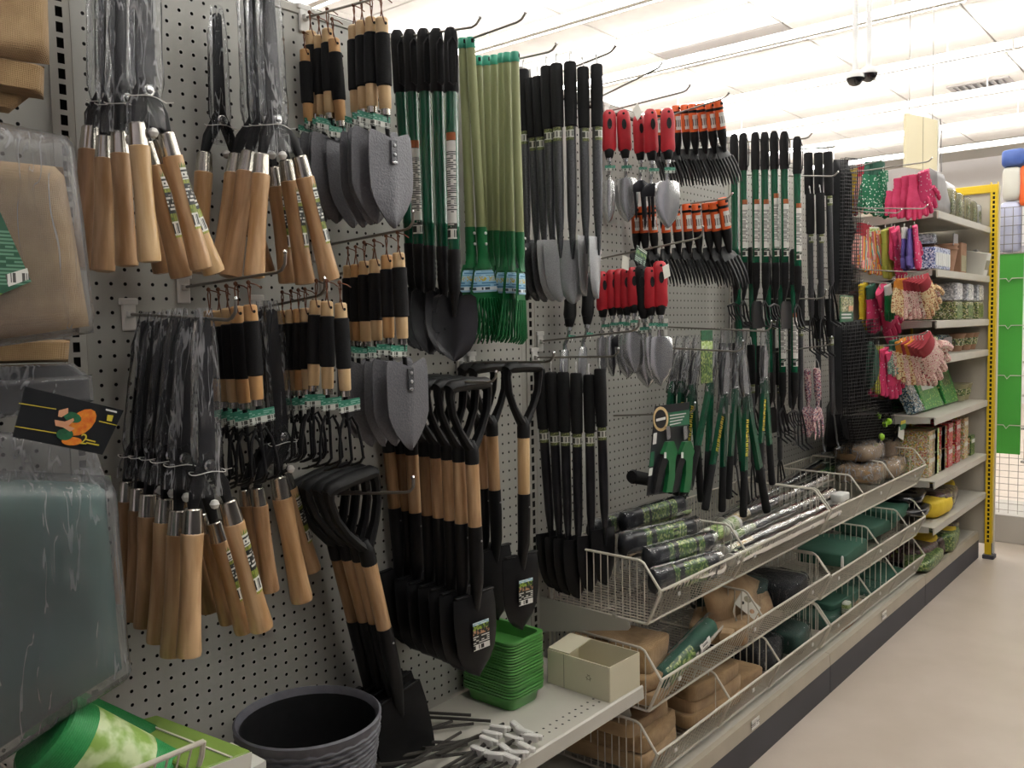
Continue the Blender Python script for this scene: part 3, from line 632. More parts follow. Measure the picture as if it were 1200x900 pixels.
# ---- small fan rake of green plastic on an olive handle (L = .76)
def fan_rake(t, lean=0.):
    part(t, 'cap', 'fr_cap', lambda b: b.lathe([(.0, .001), (.0105, 0), (.0122, -.003), (.0122, -.024), (.0112, -.026)], 14), 'teal_cap')
    part(t, 'hanger_hole', 'fr_hole', lambda b: b.rbox((0, -.0116, -.010), (.008, .003, .010), .002), 'dark_gap')
    part(t, 'handle', 'fr_handle', lambda b: b.lathe([(.0110, -.022), (.0114, -.3), (.0120, -.468), (.0112, -.470)], 14), 'olive')
    part(t, 'head_socket', 'fr_socket', lambda b: b.loft([[((.0138 * math.cos(a)) * w_, .0132 * d_ * math.sin(a) + y_, z_) for a in [k * math.tau / 12 for k in range(12)]] for z_, w_, d_, y_ in ((-.462, 1., 1., 0), (-.52, 1.02, .95, 0), (-.545, 1.2, .6, -.002), (-.565, 1.6, .35, -.006))]), 'green_plastic')
    for z in (-.478, -.505): part(t, 'bolt', 'fr_bolt', lambda b: b.lathe([(.0042, 0), (.003, .002), (0, .003)], 8), 'white_plastic', Matrix.Translation((.005, -.0130, z)) @ RX(math.pi / 2))
    rows = [(-.556, .022), (-.575, .028), (-.60, .034), (-.63, .040), (-.645, .041)]
    part(t, 'fan_plate', 'fr_plate', lambda b: b.sheet(rows, lambda u, z: -.008 + .010 * u * u, .003, 8), 'green_plastic')
    part(t, 'label', 'fr_label', lambda b: b.sheet([(-.625, .033), (-.62, .036), (-.575, .027), (-.57, .024)], lambda u, z: -.0105 + .008 * u * u, .0006, 6), 'label_blue')
    for k in range(11):
        u = k / 5 - 1
        part(t, 'tine', 'fr_tine%d' % k, lambda b: b.tube([(u * .039, -.008 + .010 * u * u, -.64), (u * .052, -.008 + .012 * u * u, -.69), (u * .066, -.008 + .013 * u * u, -.742 + .008 * u * u), (u * .067, .004 + .013 * u * u, -.756 + .008 * u * u)], [.0032, .0026, .0024, .0018], 6), 'green_plastic')

def wire_loop(b): b.tube([(0, -.003, -.004), (-.002, -.002, .012), (0, 0, .026), (.003, .003, .030), (.004, .004, .022)], .0016, 6)
# ---- long-shank garden trowel with foam grip (L = .63)
def long_trowel(t, blade='silver_blade', shank='hammertone', side=False):
    part(t, 'wire_loop', 'lt_loop', wire_loop, 'white_metal')
    part(t, 'foam_grip', 'lt_foam', lambda b: b.lathe([(.0, .001), (.014, 0), (.0165, -.004), (.0172, -.06), (.0165, -.13), (.0160, -.164), (.013, -.166)], 18), 'foam')
    sticker(t, 'label_band', 'label_band', .030, -.203, -.167, 0, .0138, turn=-.6)
    part(t, 'shank', 'lt_shank', lambda b: b.lathe([(.0134, -.16), (.0136, -.30), (.0125, -.40), (.0085, -.455), (.0075, -.475)], 16), shank)
    rows = [(-.462, .041), (-.466, .0435), (-.50, .044), (-.54, .042), (-.575, .037), (-.605, .027), (-.622, .015), (-.629, .005), (-.63, .001)]
    part(t, 'blade', 'lt_blade', lambda b: b.sheet(rows, lambda u, z: .010 - .010 * (1 - u * u) * 1. + .0 * z, .0018, 10), blade)
    part(t, 'tongue', 'lt_tongue', lambda b: b.tube([(0, -.004, -.455), (0, -.0035, -.485), (0, -.0015, -.512)], [.0085, .0065, .003], 8, True, .6), shank)

# ---- red-handled hand tool (L = .36)
def red_tool(t, head='trowel', front='red_grip'):
    def grip(b): b.loft([[(.0225 * w_ * math.cos(a), .0165 * w_ * math.sin(a), z_) for a in [k * math.tau / 14 for k in range(14)]] for z_, w_ in ((.0, .45), (-.006, .78), (-.02, .96), (-.05, 1.02), (-.09, .98), (-.118, 1.04), (-.130, .9))])
    part(t, 'grip', 'rt_grip', grip, front)
    part(t, 'inlay', 'rt_inlay', lambda b: b.lathe([(.0, .0), (.0075, .0012), (.0078, .0), (0, -.001)], 12, sy=2.2), 'black_plastic', Matrix.Translation((0, -.0164, -.047)) @ RX(math.pi / 2))
    part(t, 'hang_hole', 'rt_hole', lambda b: b.lathe([(.0, .0), (.004, .001), (.0042, .0)], 10), 'dark_gap', Matrix.Translation((0, -.0140, -.013)) @ RX(math.pi / 2))
    part(t, 'collar', 'rt_collar', lambda b: b.lathe([(.0145, -.122), (.0165, -.128), (.0145, -.140), (.0115, -.152), (.010, -.154)], 14), 'black_plastic')
    part(t, 'ferrule', 'rt_ferrule', lambda b: b.lathe([(.0088, -.150), (.0088, -.165), (.006, -.166)], 12), 'stainless')
    part(t, 'shank', 'rt_shank', lambda b: b.tube([(0, 0, -.16), (0, .002, -.18), (0, .014, -.205), (0, .012, -.225), (0, .006, -.25)], [.0052, .0055, .006, .0075, .004], 8), 'stainless')
    if head == 'trowel':
        rows = [(-.216, .028), (-.222, .037), (-.26, .040), (-.30, .0375), (-.33, .028), (-.35, .013), (-.359, .003), (-.36, .001)]
        part(t, 'blade', 'rt_blade', lambda b: b.sheet(rows, lambda u, z: .013 - .012 * (1 - u * u), .0016, 10), 'stainless', None, 50)
    elif head == 'narrow':
        rows = [(-.222, .015), (-.228, .02), (-.27, .022), (-.32, .019), (-.35, .009), (-.36, .001)]
        part(t, 'blade', 'rt_blade_n', lambda b: b.sheet(rows, lambda u, z: .013 - .012 * (1 - u * u), .0016, 8), 'stainless', None, 50)
    else:
        part(t, 'fork_bridge', 'rt_bridge', lambda b: b.sheet([(-.222, .012), (-.235, .03), (-.255, .034), (-.262, .034)], lambda u, z: .006 * u * u, .003, 8), 'blade_dark')
        for k in range(3): part(t, 'tine', 'rt_tine', lambda b: b.tube([(0, .004, 0), (0, .001, -.05), (0, .004, -.085), (0, .006, -.098)], [.0062, .0055, .004, .001], 6, True, .5), 'blade_dark', T(-.027 + .027 * k, 0, -.262))
    part(t, 'tag', 'rt_tag', lambda b: b.rbox((.002, -.01, -.187), (.034, .001, .018), .0004), 'tag_green')

# ---- black hand fork in an orange card sleeve (L = .27)
def orange_fork(t):
    part(t, 'card_sleeve', 'of_card', lambda b: b.loft([[(.0165 * w_ * math.cos(a), .0135 * w_ * math.sin(a), z_) for a in [k * math.tau / 12 for k in range(12)]] for z_, w_ in ((0, .85), (-.004, .97), (-.05, 1.), (-.088, 1.04))]), 'orange_card')
    part(t, 'strap', 'of_strap', lambda b: b.lathe([(.0172, -.020), (.0172, -.028)], 12, sy=.84, cap=False), 'black_plastic')
    sticker(t, 'label', 'label_bar', .018, -.080, -.036, 0, .0176, turn=-.7)
    part(t, 'hang_slot', 'of_slot', lambda b: b.rbox((0, -.0138, -.010), (.014, .003, .008), .002), 'dark_gap')
    part(t, 'handle', 'of_handle', lambda b: b.loft([[(.0165 * w_ * math.cos(a), .014 * w_ * math.sin(a), z_) for a in [k * math.tau / 12 for k in range(12)]] for z_, w_ in ((-.086, 1.), (-.11, 1.), (-.13, .8), (-.145, .55), (-.16, .5))]), 'black_plastic')
    part(t, 'fork_head', 'of_head', lambda b: b.sheet([(-.140, .009), (-.150, .02), (-.165, .036), (-.178, .040)], lambda u, z: .004 + .008 * u * u + (z + .15) * .55, .004, 8), 'black_plastic')
    for k in range(4): part(t, 'tine', 'of_tine', lambda b: b.tube([(0, -.008, 0), (0, -.020, -.03), (0, -.029, -.062), (0, -.032, -.088)], [.0062, .0062, .0056, .002], 6, True, .7), 'black_plastic', T(-.029 + .0193 * k, 0, -.176))

# ---- loppers: film-wrapped jaws up, green handles with yellow lettering, black grips (L to the pivot, handles by pixels)
def loppers(label, Y, top, pivot, A, B, letters=True):
    P = at(*pivot, Y); up = at(*top, Y) - P; zx = up.normalized(); yv = Vector((0, 1, 0)); yv = (yv - zx * yv.dot(zx)).normalized()
    M = Matrix.Translation(P) @ Matrix((yv.cross(zx), yv, zx)).transposed().to_4x4(); MI = M.inverted(); L = up.length
    t = thing('loppers', label, 'loppers', M, 'green handled loppers')
    k = L / .13
    part(t, 'cutting_blade', 'lp_blade', lambda b: b.loft([[(x, y, z) for x, z in ((-.012, -.02), (.012, -.02), (.02, .03), (.022, .075), (.010, .11), (.004, .112), (-.006, .06))] for y in (-.002, .002)]), 'stainless', Matrix.Scale(k, 4), 30)
    part(t, 'hook_blade', 'lp_hook', lambda b: b.tube([(.008, .004, -.02), (-.010, .004, .01), (-.018, .004, .045), (-.012, .004, .08), (.002, .004, .10)], [.008, .008, .006, .005, .002], 8, True, .5), 'blade_dark', Matrix.Scale(k, 4))
    part(t, 'pivot_bolt', 'lp_bolt', lambda b: b.lathe([(.008, 0), (.008, .005), (.005, .007), (0, .008)], 10), 'chrome', Matrix.Translation((0, -.004, 0)) @ RX(math.pi / 2))
    for s, e in ((-1, A), (1, B)):
        a = Vector((s * .010, .003 * s, -.014)); z_ = MI @ at(*e, Y); d = a - z_; F = frame(a, z_, .42)
        h = part(t, 'handle', 'lp_handle', lambda b: b.loft([[(x * w_, y, z) for x, y in ((-.0115, -.008), (.0115, -.008), (.0135, 0), (.0115, .008), (-.0115, .008), (-.0135, 0))] for z, w_ in ((.01, .7), (-.02, 1.), (-.255, 1.05))]), 'green_paint', F, 30)
        if letters and s == -1:
            part(h, 'lettering', 'lp_letters', lambda b: [b.box((dx, -.0084, -.075 - .017 * q + dz), (w2, .0008, h2)) for q in range(8) for dx, dz, w2, h2 in ((0, .0050, .019, .0030), (0, -.0045, .019, .0030), ((-1) ** q * .0080, 0, .0030, .011), (.002 * ((q % 3) - 1), .0, .012 if q % 2 else .0030, .0030 if q % 2 else .010))], 'letter_yellow', None, 0)
        part(t, 'grip', 'lp_grip', lambda b: b.loft([[(.0155 * w_ * math.cos(q), .0125 * w_ * math.sin(q), z) for q in [j * math.tau / 12 for j in range(12)]] for z, w_ in ((-.250, .85), (-.256, 1.), (-.30, .95), (-.36, 1.), (-.405, 1.08), (-.418, .95), (-.42, .6))]), 'foam', F)
    def slv(b):
        rows = []
        for i in range(11):
            f = i / 10; z = -.045 + f * .20; wv = .030 * (1 - .45 * f) * (.8 if i in (2,) else 1)
            rows.append([((wv + .004 * noise.noise(Vector((j * 2.1, i * 1.3, 0)))) * math.cos(j * math.tau / 14), (.014 + .004 * noise.noise(Vector((j * 1.7, i, 5)))) * math.sin(j * math.tau / 14), z) for j in range(14)])
        b.loft(rows, False)
    part(t, 'clear_sleeve', 'lp_sleeve', slv, 'film', Matrix.Scale(k, 4), 80)
    return t
pm('letter_yellow', '#c8ae2a', rough=.5)
# ---- long wire cultivator or hoe with foam grip (L = .62)
def long_wire(t, head='claw', mt='black_steel'):
    part(t, 'foam_grip', 'lw_foam', lambda b: b.lathe([(.0, .001), (.014, 0), (.016, -.004), (.0165, -.10), (.0158, -.150), (.012, -.153)], 14), 'foam')
    part(t, 'wire_loop', 'lt_loop', wire_loop, 'white_metal')
    sticker(t, 'label_band', 'label_band', .026, -.188, -.155, 0, .0113, turn=-.6)
    part(t, 'rod', 'lw_rod', lambda b: b.lathe([(.0105, -.15), (.0105, -.46), (.006, -.475)], 10), 'hammertone')
    if head == 'claw':
        for k, x in enumerate((-.035, 0, .035)): part(t, 'tine', 'lw_ct%d' % k, lambda b: b.tube([(0, 0, -.465), (x * .5, 0, -.49), (x, -.005, -.55), (x * 1.1, -.008, -.60), (x * 1.1, -.035, -.62)], .0035, 6), mt)
    else:
        part(t, 'stirrup', 'lw_stirrup', lambda b: b.tube([(0, 0, -.465), (.016, 0, -.49), (.040, 0, -.60), (.020, -.015, -.618), (-.020, -.015, -.615)], .0035, 6), 'hammertone')
# ================================================================ HOOKS AND WHAT HANGS ON THEM
hook((150, 368), (267, 375), 'carrying the lowest hedge shears of the first bay')
hook((214, 337), (325, 319), 'carrying the hand claws just below the upper shears')
hook((300, 362), (372, 347), 'carrying the second row of hand claws')
hook((370, 290), (475, 269), 'carrying the lower foam-handled hoes')
hook((380, 326), (430, 312), 'empty, between the claws and the lower hoes')
hook((355, 20), (440, -2), 'carrying the top foam-handled hoes', up=.02)
hook((440, 43), (553, 32), 'carrying the green-handled shovels of the first bay', up=.012)
hook((490, 50), (606, 26), 'carrying the front pair of olive-handled rakes', X=1.50, up=.012)
hook((566, 68), (643, 61), 'carrying the further olive-handled rakes', X=1.66, up=.012)
hook((613, 82), (712, 63), 'carrying the long silver trowels', X=1.88, up=.012)
hook((700, 97), (767, 82), 'above the red-handled tools, empty tip', X=2.16, up=.012)
hook((706, 120), (800, 108), 'carrying the upper red-handled tools', X=2.275, up=.015)
hook((690, 303), (815, 280), 'carrying the lower red-handled tools', X=2.221)
hook((632, 400), (740, 388), 'slanting out over the black-handled long trowels')
hook((640, 418), (716, 418), 'carrying the black-handled long trowels', X=1.9, up=.02)
for dx, wh in ((-.024, 'one of two under the lowest spade group'), (.024, 'the other of two under the lowest spade group')):
    hook((400, 572), (475, 577), wh, X=1.14 + dx)
for X_, p_, w_, e_ in ((1.36, (455, 447), 'under the long row of D-grip spades', (572, 448)), (1.62, (545, 425), 'under the high trio of D-grip spades', (640, 424))):
    for dx in (-.022, .022): hook(p_, e_, ('one of two ' if dx < 0 else 'the other of two ') + w_, X=X_ + dx, up=.02)
hook((760, 128), (846, 116), 'carrying the upper orange-sleeved forks', X=2.5, up=.012)
hook((750, 245), (850, 233), 'carrying the lower orange-sleeved forks', X=2.5, up=.012)
hook((745, 384), (905, 388), 'carrying the loppers by the tall tools', X=2.62)
hook((770, 404), (866, 412), 'carrying the foremost loppers', X=2.42)
hook((762, 480), (806, 484), 'carrying the pruner set on its card', X=2.3, plate=False)
hook((850, 160), (958, 160), 'carrying the tall green-handled tools', X=2.95, up=.012)
hook((935, 172), (990, 170), 'carrying the black long cultivators', X=3.2, up=.012)
hook((930, 222), (985, 219), 'carrying the lower black long cultivators', X=3.2, up=.012)
hook((935, 352), (960, 350), 'in the middle of the black cultivators', X=3.2)
hook((930, 412), (967, 405), 'carrying the flowered hand tools', X=3.2)

# ---- hedge shears, three clusters
B_ = 'beside the slotted post at the top'
G = 'hedge shears in clear sleeves'
shears(f'hedge shears in clear sleeve, wall end of the cluster beside the burlap', -.08, (124, 114), (119, -75), ((107, 150), (97, 315)), ((160, 160), (193, 320)), 'wood_red', 'wood_dark', group=G)
shears(f'hedge shears in clear sleeve, second from wall in the cluster beside the burlap', -.14, (134, 118), (131, -70), ((123, 161), (121, 318)), ((173, 168), (213, 325)), 'wood', 'wood', True, group=G)
shears(f'hedge shears in clear sleeve, third from wall in the cluster beside the burlap', -.20, (146, 117), (146, -80), ((140, 155), (149, 312)), ((189, 163), (251, 320)), 'wood', 'wood_pale', True, group=G)
shears(f'hedge shears with pale handle, foremost of the cluster beside the burlap', -.27, (171, 107), (167, -90), ((161, 145), (175.5, 307)), ((195, 157), (236, 315)), 'wood_pale', 'wood', True, group=G)
shears('single hedge shears hanging by itself between two clusters of shears', -.06, (258, 142), (254, 15), ((240, 180), (232, 320)), ((276, 186), (312, 322)), 'wood', 'wood_dark', group=G)
shears('hedge shears in the middle top cluster, wall end, two-tone wood', -.10, (300, 143), (291, -28), ((277, 182), (258, 320)), ((321, 197), (338, 332)), 'wood', 'wood', True, group=G)
shears('hedge shears in the middle top cluster, between two others', -.15, (310, 142), (301, -30), ((292, 179), (270, 325)), ((336, 189), (358, 333)), 'wood_red', 'wood', True, group=G)
shears('hedge shears in the middle top cluster, foremost with barcode sticker', -.21, (322, 141), (313, -30), ((307, 182), (298, 325)), ((351, 184), (387, 328)), 'wood', 'wood', True, group=G)
low = [((160, 527), (172, 375), (149, 565), (142, 706), (186, 572), (200, 715), -.06, 'wood_dark', 'wood_dark', 0), ((172, 528), (182, 375), (163, 573), (159, 727), (200, 577), (226, 720), -.10, 'wood_dark', 'wood_dark', 0),
       ((185, 530), (198, 373), (174, 580), (170, 735), (216, 581), (247, 716), -.14, 'wood_red', 'wood_dark', 0), ((198, 533), (210, 372), (194, 585), (186, 753), (236, 602), (269, 729), -.18, 'wood', 'wood_red', 1),
       ((214, 537), (224, 372), (209, 599), (202, 769), (251, 612), (287, 740), -.22, 'wood', 'wood', 1), ((243, 545), (239, 372), (226, 597), (221, 769), (267, 587), (307, 737), -.27, 'wood', 'wood', 1)]
for i, (pv, tp, la, lb, ra, rb, Y, wl, wr, st) in enumerate(low):
    shears(f'hedge shears on the lowest shears hook, {ORD[i]} from the wall', Y, pv, tp, (la, lb), (ra, rb), wl, wr, bool(st), group=G)
shears('hedge shears behind the hand claws, close to the wall', -.06, (322, 510), (309, 362), ((287, 574), (300, 684)), ((333, 553), (366, 669)), 'wood_dark', 'wood', True, group=G)
shears('hedge shears behind the hand claws, bright handle hanging out', -.13, (331, 512), (318, 362), ((302, 572), (317, 693)), ((326, 559), (354, 704)), 'wood_red', 'wood', group=G)

# ---- foam-handled hoes and claws
def foam_tool(kind, wood):
    def f(t):
        foam_handle(t, wood); (hoe_head if kind == 'hoe' else claw_head)(t)
    return f
def run(lst, kind, X, phrase, group, cat):
    n = len(lst)
    for i, (a, b, wd) in enumerate(lst):
        hang(foam_tool(kind, wd), 'hand_hoe' if kind == 'hoe' else 'hand_claw', f'{"grey-bladed hand hoe" if kind == "hoe" else "three-tined hand claw"}, black foam grip, {ORD[i]} from wall {phrase}', cat, a, b, .19, X=X, group=group, yaw=R.uniform(-.25, .15) if i < n - 1 else -.05)
gw, go = 'grip_wood', 'grip_wood_orange'
run([((357, 58), (362, 149), go), ((364, 37), (370, 141), gw), ((374, 42), (378, 142), gw), ((384, 34), (387, 140), gw), ((391, 45), (400, 149), go)], 'hoe', 1.151, 'in the topmost small cluster', 'foam handled hand hoes', 'hoe')
run([((415, 30), (418, 140), gw), ((424, 25), (427, 136), gw), ((435, 21), (436, 133), gw), ((447, 21), (452, 136), gw)], 'hoe', 1.151, 'in top cluster beside green handles', 'foam handled hand hoes', 'hoe')
run([((408, 311), (411, 405), gw), ((417, 310), (419, 406), go), ((427, 306), (429, 407), gw), ((439, 304), (442, 406), gw), ((453, 299), (456, 403), go), ((467, 296), (472, 404), gw)], 'hoe', 1.163, 'in the lower hoe row', 'foam handled hand hoes', 'hoe')
run([((246, 364), (254, 477), go), ((257, 364), (264, 478), gw), ((267, 361), (275, 479), gw), ((278, 359), (287, 480), go), ((293, 357), (302, 476), go)], 'claw', .853, 'behind the lowest shears', 'foam handled claws', 'cultivator')
run([((331, 364), (333, 464), gw), ((341, 363), (342, 464), gw), ((350, 362), (352, 464), go), ((358, 361), (361, 463), gw), ((370, 352), (367, 459), gw), ((383, 353), (384, 463), gw), ((399, 355), (405, 465), gw)], 'claw', 1.01, 'in the middle claw row', 'foam handled claws', 'cultivator')

# ---- D-grip spades
GS = 'D-grip spades with wooden shafts'
for i, (a, b, wd) in enumerate([((372, 556), (417, 735), 'wood_dark'), ((384, 556), (430, 735), 'wood'), ((398, 558), (442, 737), 'wood'), ((410, 560), (452, 745), 'wood')]):
    hang(d_spade, 'spade', f'black D-grip spade with short wood shaft, {ORD[i]} from wall in the tilted lowest group', 'spade', a, b, .37, Y=-.05 - .040 * i, group=GS, wood=wd, kind=1, lean=0., yaw=-.1)
for i, ((a, b), wd) in enumerate(zip([((448, 444), (463, 603)), ((464, 444), (475, 606)), ((478, 444), (487, 609)), ((494, 444), (502, 612)), ((507, 445), (515, 615)), ((521, 446), (528, 618)), ((535, 447), (541, 622)), ((549, 448), (557, 626))], ['wood_dark', 'wood_dark', 'wood', 'wood_dark', 'wood', 'wood', 'wood', 'wood'])):
    hang(d_spade, 'spade', f'black D-grip spade with short wood shaft, {ORD[i]} from wall in the row of eight', 'spade', a, b, .37, X=1.36, group=GS, wood=wd, stick=(i == 7), yaw=-.12)
for i, (a, b, wd) in enumerate([((560, 428), (566, 580), 'wood_red'), ((573, 428), (580, 582), 'wood'), ((613, 428), (614, 587), 'wood_pale')]):
    hang(d_spade, 'spade', f'black D-grip spade with short wood shaft, {ORD[i]} from wall in the high trio', 'spade', a, b, .37, X=1.62, group=GS, wood=wd, stick=(i == 2), yaw=-.12)

# ---- green-handled shovels (first bay)
for i, (a, b, lb) in enumerate([((465, 36), (481, 292), 0), ((480, 35), (491, 293), 1), ((496, 34), (503, 295), 0), ((511, 34), (519, 296), 0), ((528, 33), (532, 300), 2)]):
    hang(green_shovel, 'hand_shovel', f'small pointed shovel with green handle and black loop grip, {ORD[i]} from the wall', 'shovel', a, b, .475, X=1.349, group='green handled shovels', head='shovel', stick=lb, yaw=-.6 if i == 4 else -.25)
# ---- olive rakes
for i, (a, b) in enumerate([((542, 45), (551, 270)), ((551, 44), (564, 270))]):
    hang(fan_rake, 'fan_rake', f'green plastic fan rake on tall olive handle, {"rear" if i == 0 else "front"} one of the high pair', 'rake', a, b, .47, X=1.50, group='olive handled fan rakes', yaw=-.35)
for i, (a, b) in enumerate([((560, 66), (570, 274)), ((570, 66), (577, 274)), ((579, 65), (583, 274)), ((588, 63), (591, 275)), ((594, 62), (598, 275)), ((603, 61), (609, 276))]):
    hang(fan_rake, 'fan_rake', f'green plastic fan rake on olive handle, {ORD[i]} of six along the further hook', 'rake', a, b, .47, Y=-.05 - .035 * i, group='olive handled fan rakes', yaw=(-.5, -.1, .3, -.3, .2, .45)[i])
# ---- long trowels
for i, (a, b, wy) in enumerate([((613, 82), (619, 352), -.5), ((622, 92), (632, 353), -.2), ((630, 90), (641, 354), -.1), ((640, 78), (650, 353), -.35), ((652, 75), (658, 354), -.6), ((668, 73), (672, 356), -.85), ((683, 79), (688, 347), .35), ((699, 76), (702, 350), .25)]):
    hang(long_trowel, 'long_trowel', f'long hammered-grey trowel with black foam grip, {ORD[i]} along the top hook', 'trowel', a, b, .63, Y=-.05 - .028 * i, group='long silver trowels', yaw=wy, blade='hammertone' if i in (0, 1, 2) else 'silver_blade')
for i, (a, b) in enumerate([((632, 433), (650, 690)), ((646, 436), (659, 695)), ((660, 436), (668, 698)), ((675, 437), (679, 702)), ((690, 439), (694, 694)), ((703, 432), (711, 686))]):
    hang(long_trowel, 'long_trowel', f'all-black long trowel with foam grip, {ORD[i]} from the wall below the silver trowels', 'trowel', a, b, .63, Y=-.04 - .03 * i, group='black long trowels', yaw=-.3, blade='black_steel', shank='blade_dark')
# ---- red-handled tools
for i, (a, b, hd) in enumerate([((714, 129), (714, 190), 'narrow'), ((730, 129), (733, 190), 'trowel'), ((748, 135), (751, 192), 'fork'), ((762, 128), (764, 193), 'fork'), ((782, 127), (783, 192), 'trowel')]):
    hang(red_tool, 'hand_tool', f'red-gripped stainless hand {"fork" if hd == "fork" else "trowel"}, {ORD[i]} from the wall on the upper red row', 'garden tool', a, b, .166, X=2.275, group='red handled hand tools', head=hd, yaw=(-.9, -.9, -.5, -.6, -.75)[i])
for i, (a, b, hd, fr) in enumerate([((705, 318), (707, 376), 'narrow', 'red_grip'), ((717, 316), (718, 374), 'narrow', 'red_grip'), ((726, 315), (727, 373), 'fork', 'red_grip'), ((734, 314), (735, 374), 'trowel', 'red_grip'), ((742, 313), (743, 371), 'trowel', 'red_grip'), ((751, 311), (755, 378), 'trowel', 'black_plastic'), ((761, 313), (763, 374), 'narrow', 'red_grip'), ((773, 306), (774, 374), 'trowel', 'red_grip')]):
    hang(red_tool, 'hand_tool', f'{"red" if fr == "red_grip" else "black-faced red"} gripped stainless hand {"fork" if hd == "fork" else "trowel"}, {ORD[i]} from the wall on the lower red row', 'garden tool', a, b, .166, Y=-.05 - .022 * i, group='red handled hand tools', head=hd, front=fr, yaw=(-.4, -.5, -.4, -.9, -.8, -.95, -.5, -.75)[i])
for i, (a, b) in enumerate([((670, 322), (667, 388)), ((690, 320), (688, 385))]):
    hang(red_tool, 'hand_tool', f'red and black hand trowel hanging {"directly behind the silver trowel blades" if i == 0 else "just past the silver trowel blades"}', 'garden tool', a, b, .166, Y=-.06 - .03 * i, group='red handled hand tools', head='narrow', front='black_plastic')
# ---- orange-sleeved forks
for i, (a, b) in enumerate([((771, 129), (772, 184)), ((781, 128), (783, 184)), ((792, 124), (795, 182)), ((802, 123), (806, 181)), ((811, 122), (816, 181)), ((821, 121), (827, 180)), ((831, 120), (838, 180)), ((841, 118), (849, 178))]):
    hang(orange_fork, 'hand_fork', f'black hand fork in orange card sleeve, {ORD[i]} from the wall on the upper fork hook', 'garden fork', a, b, .16, Y=-.04 - .03 * i, group='orange sleeved hand forks', yaw=-.05)
for i, (a, b) in enumerate([((744, 243), (747, 298)), ((753, 242), (757, 298)), ((763, 241), (768, 298)), ((778, 241), (783, 298)), ((791, 240), (796, 297)), ((804, 239), (808, 297)), ((815, 239), (820, 297)), ((827, 238), (833, 297)), ((836, 237), (843, 297)), ((846, 232), (855, 296))]):
    hang(orange_fork, 'hand_fork', f'black hand fork in orange card sleeve, {ORD[i]} from the wall on the lower fork hook', 'garden fork', a, b, .16, Y=-.04 - .025 * i, group='orange sleeved hand forks', yaw=-.05)
# ---- tall green-handled tools beyond, two tiers
for i, (a, b, lb, hd) in enumerate([((860, 157), (862, 312), 0, 'rake'), ((871, 156), (872, 312), 1, 'claw'), ((885, 155), (886, 312), 1, 'hoe'), ((896, 155), (897, 312), 1, 'claw'), ((907, 154), (909, 312), 2, 'rake'), ((919, 154), (920, 312), 1, 'hoe'), ((934, 160), (935, 316), 1, 'claw')]):
    hang(green_shovel, 'long_hand_tool', f'green-handled long {dict(rake="rake", claw="claw cultivator", hoe="hoe")[hd]} with black cap, {ORD[i]} from wall in the far bay', 'garden tool', a, b, .475, X=2.95, group='green handled long tools', head=hd, stick=lb)
for i, (a, b, hd, lb) in enumerate([((862, 290), (868, 440), 'rake', 0), ((880, 290), (884, 440), 'claw', 0), ((898, 292), (902, 440), 'hoe', 0), ((915, 292), (917, 440), 'claw', 1), ((930, 292), (931, 440), 'rake', 1)]):
    hang(green_shovel, 'long_hand_tool', f'green-handled long tool of the lower tier, {ORD[i]} from wall behind the loppers', 'garden tool', a, b, .475, Y=-.05 - .045 * i, group='green handled long tools', head=hd, stick=lb)
for i, (a, b, Y) in enumerate([((947, 179), (950, 330), -.20), ((959, 179), (961, 330), -.24), ((970, 178), (974, 335), -.29)]):
    hang(long_wire, 'long_cultivator', f'black foam-gripped long wire cultivator, upper tier, {ORD[i]} from the wall', 'garden tool', a, b, .475, Y=Y, group='black long cultivators')
for i, (a, b, Y) in enumerate([((949, 227), (951, 372), -.23), ((961, 226), (963, 374), -.27)]):
    hang(long_wire, 'long_cultivator', f'black foam-gripped long wire cultivator, lower tier, {"wall side" if i == 0 else "aisle side"}', 'garden tool', a, b, .475, Y=Y, group='black long cultivators')
for i, (a, b, Y) in enumerate([((958, 352), (960, 490), -.22), ((972, 350), (976, 486), -.28)]):
    hang(long_wire, 'wire_hoe', f'black rod wire hoe reaching to the baskets, {"nearer the wall" if i == 0 else "nearer the aisle"}', 'garden tool', a, b, .475, Y=Y, group='long wire hoes', head='stirrup')
for i, (a, b, Y) in enumerate([((905, 330), (906, 470), -.10), ((915, 330), (917, 474), -.14), ((926, 332), (927, 478), -.18), ((938, 335), (938, 482), -.22)]):
    hang(long_wire, 'long_cultivator', f'black rod cultivator in the shade between loppers and flowered tools, {ORD[i]} from the wall', 'garden tool', a, b, .475, Y=Y, group='black long cultivators', head='claw' if i % 2 else 'stirrup')
for i, (a, b, Y) in enumerate([((846, 402), (849, 540), -.06), ((858, 402), (861, 545), -.09), ((880, 404), (883, 545), -.12), ((891, 405), (893, 546), -.16), ((912, 408), (914, 540), -.09)]):
    hang(long_wire, 'long_cultivator', f'black long tool hanging in shade behind the loppers, {ORD[i]} from the pruner card', 'garden tool', a, b, .475, Y=Y, group='black long cultivators', head='stirrup' if i % 2 else 'claw')
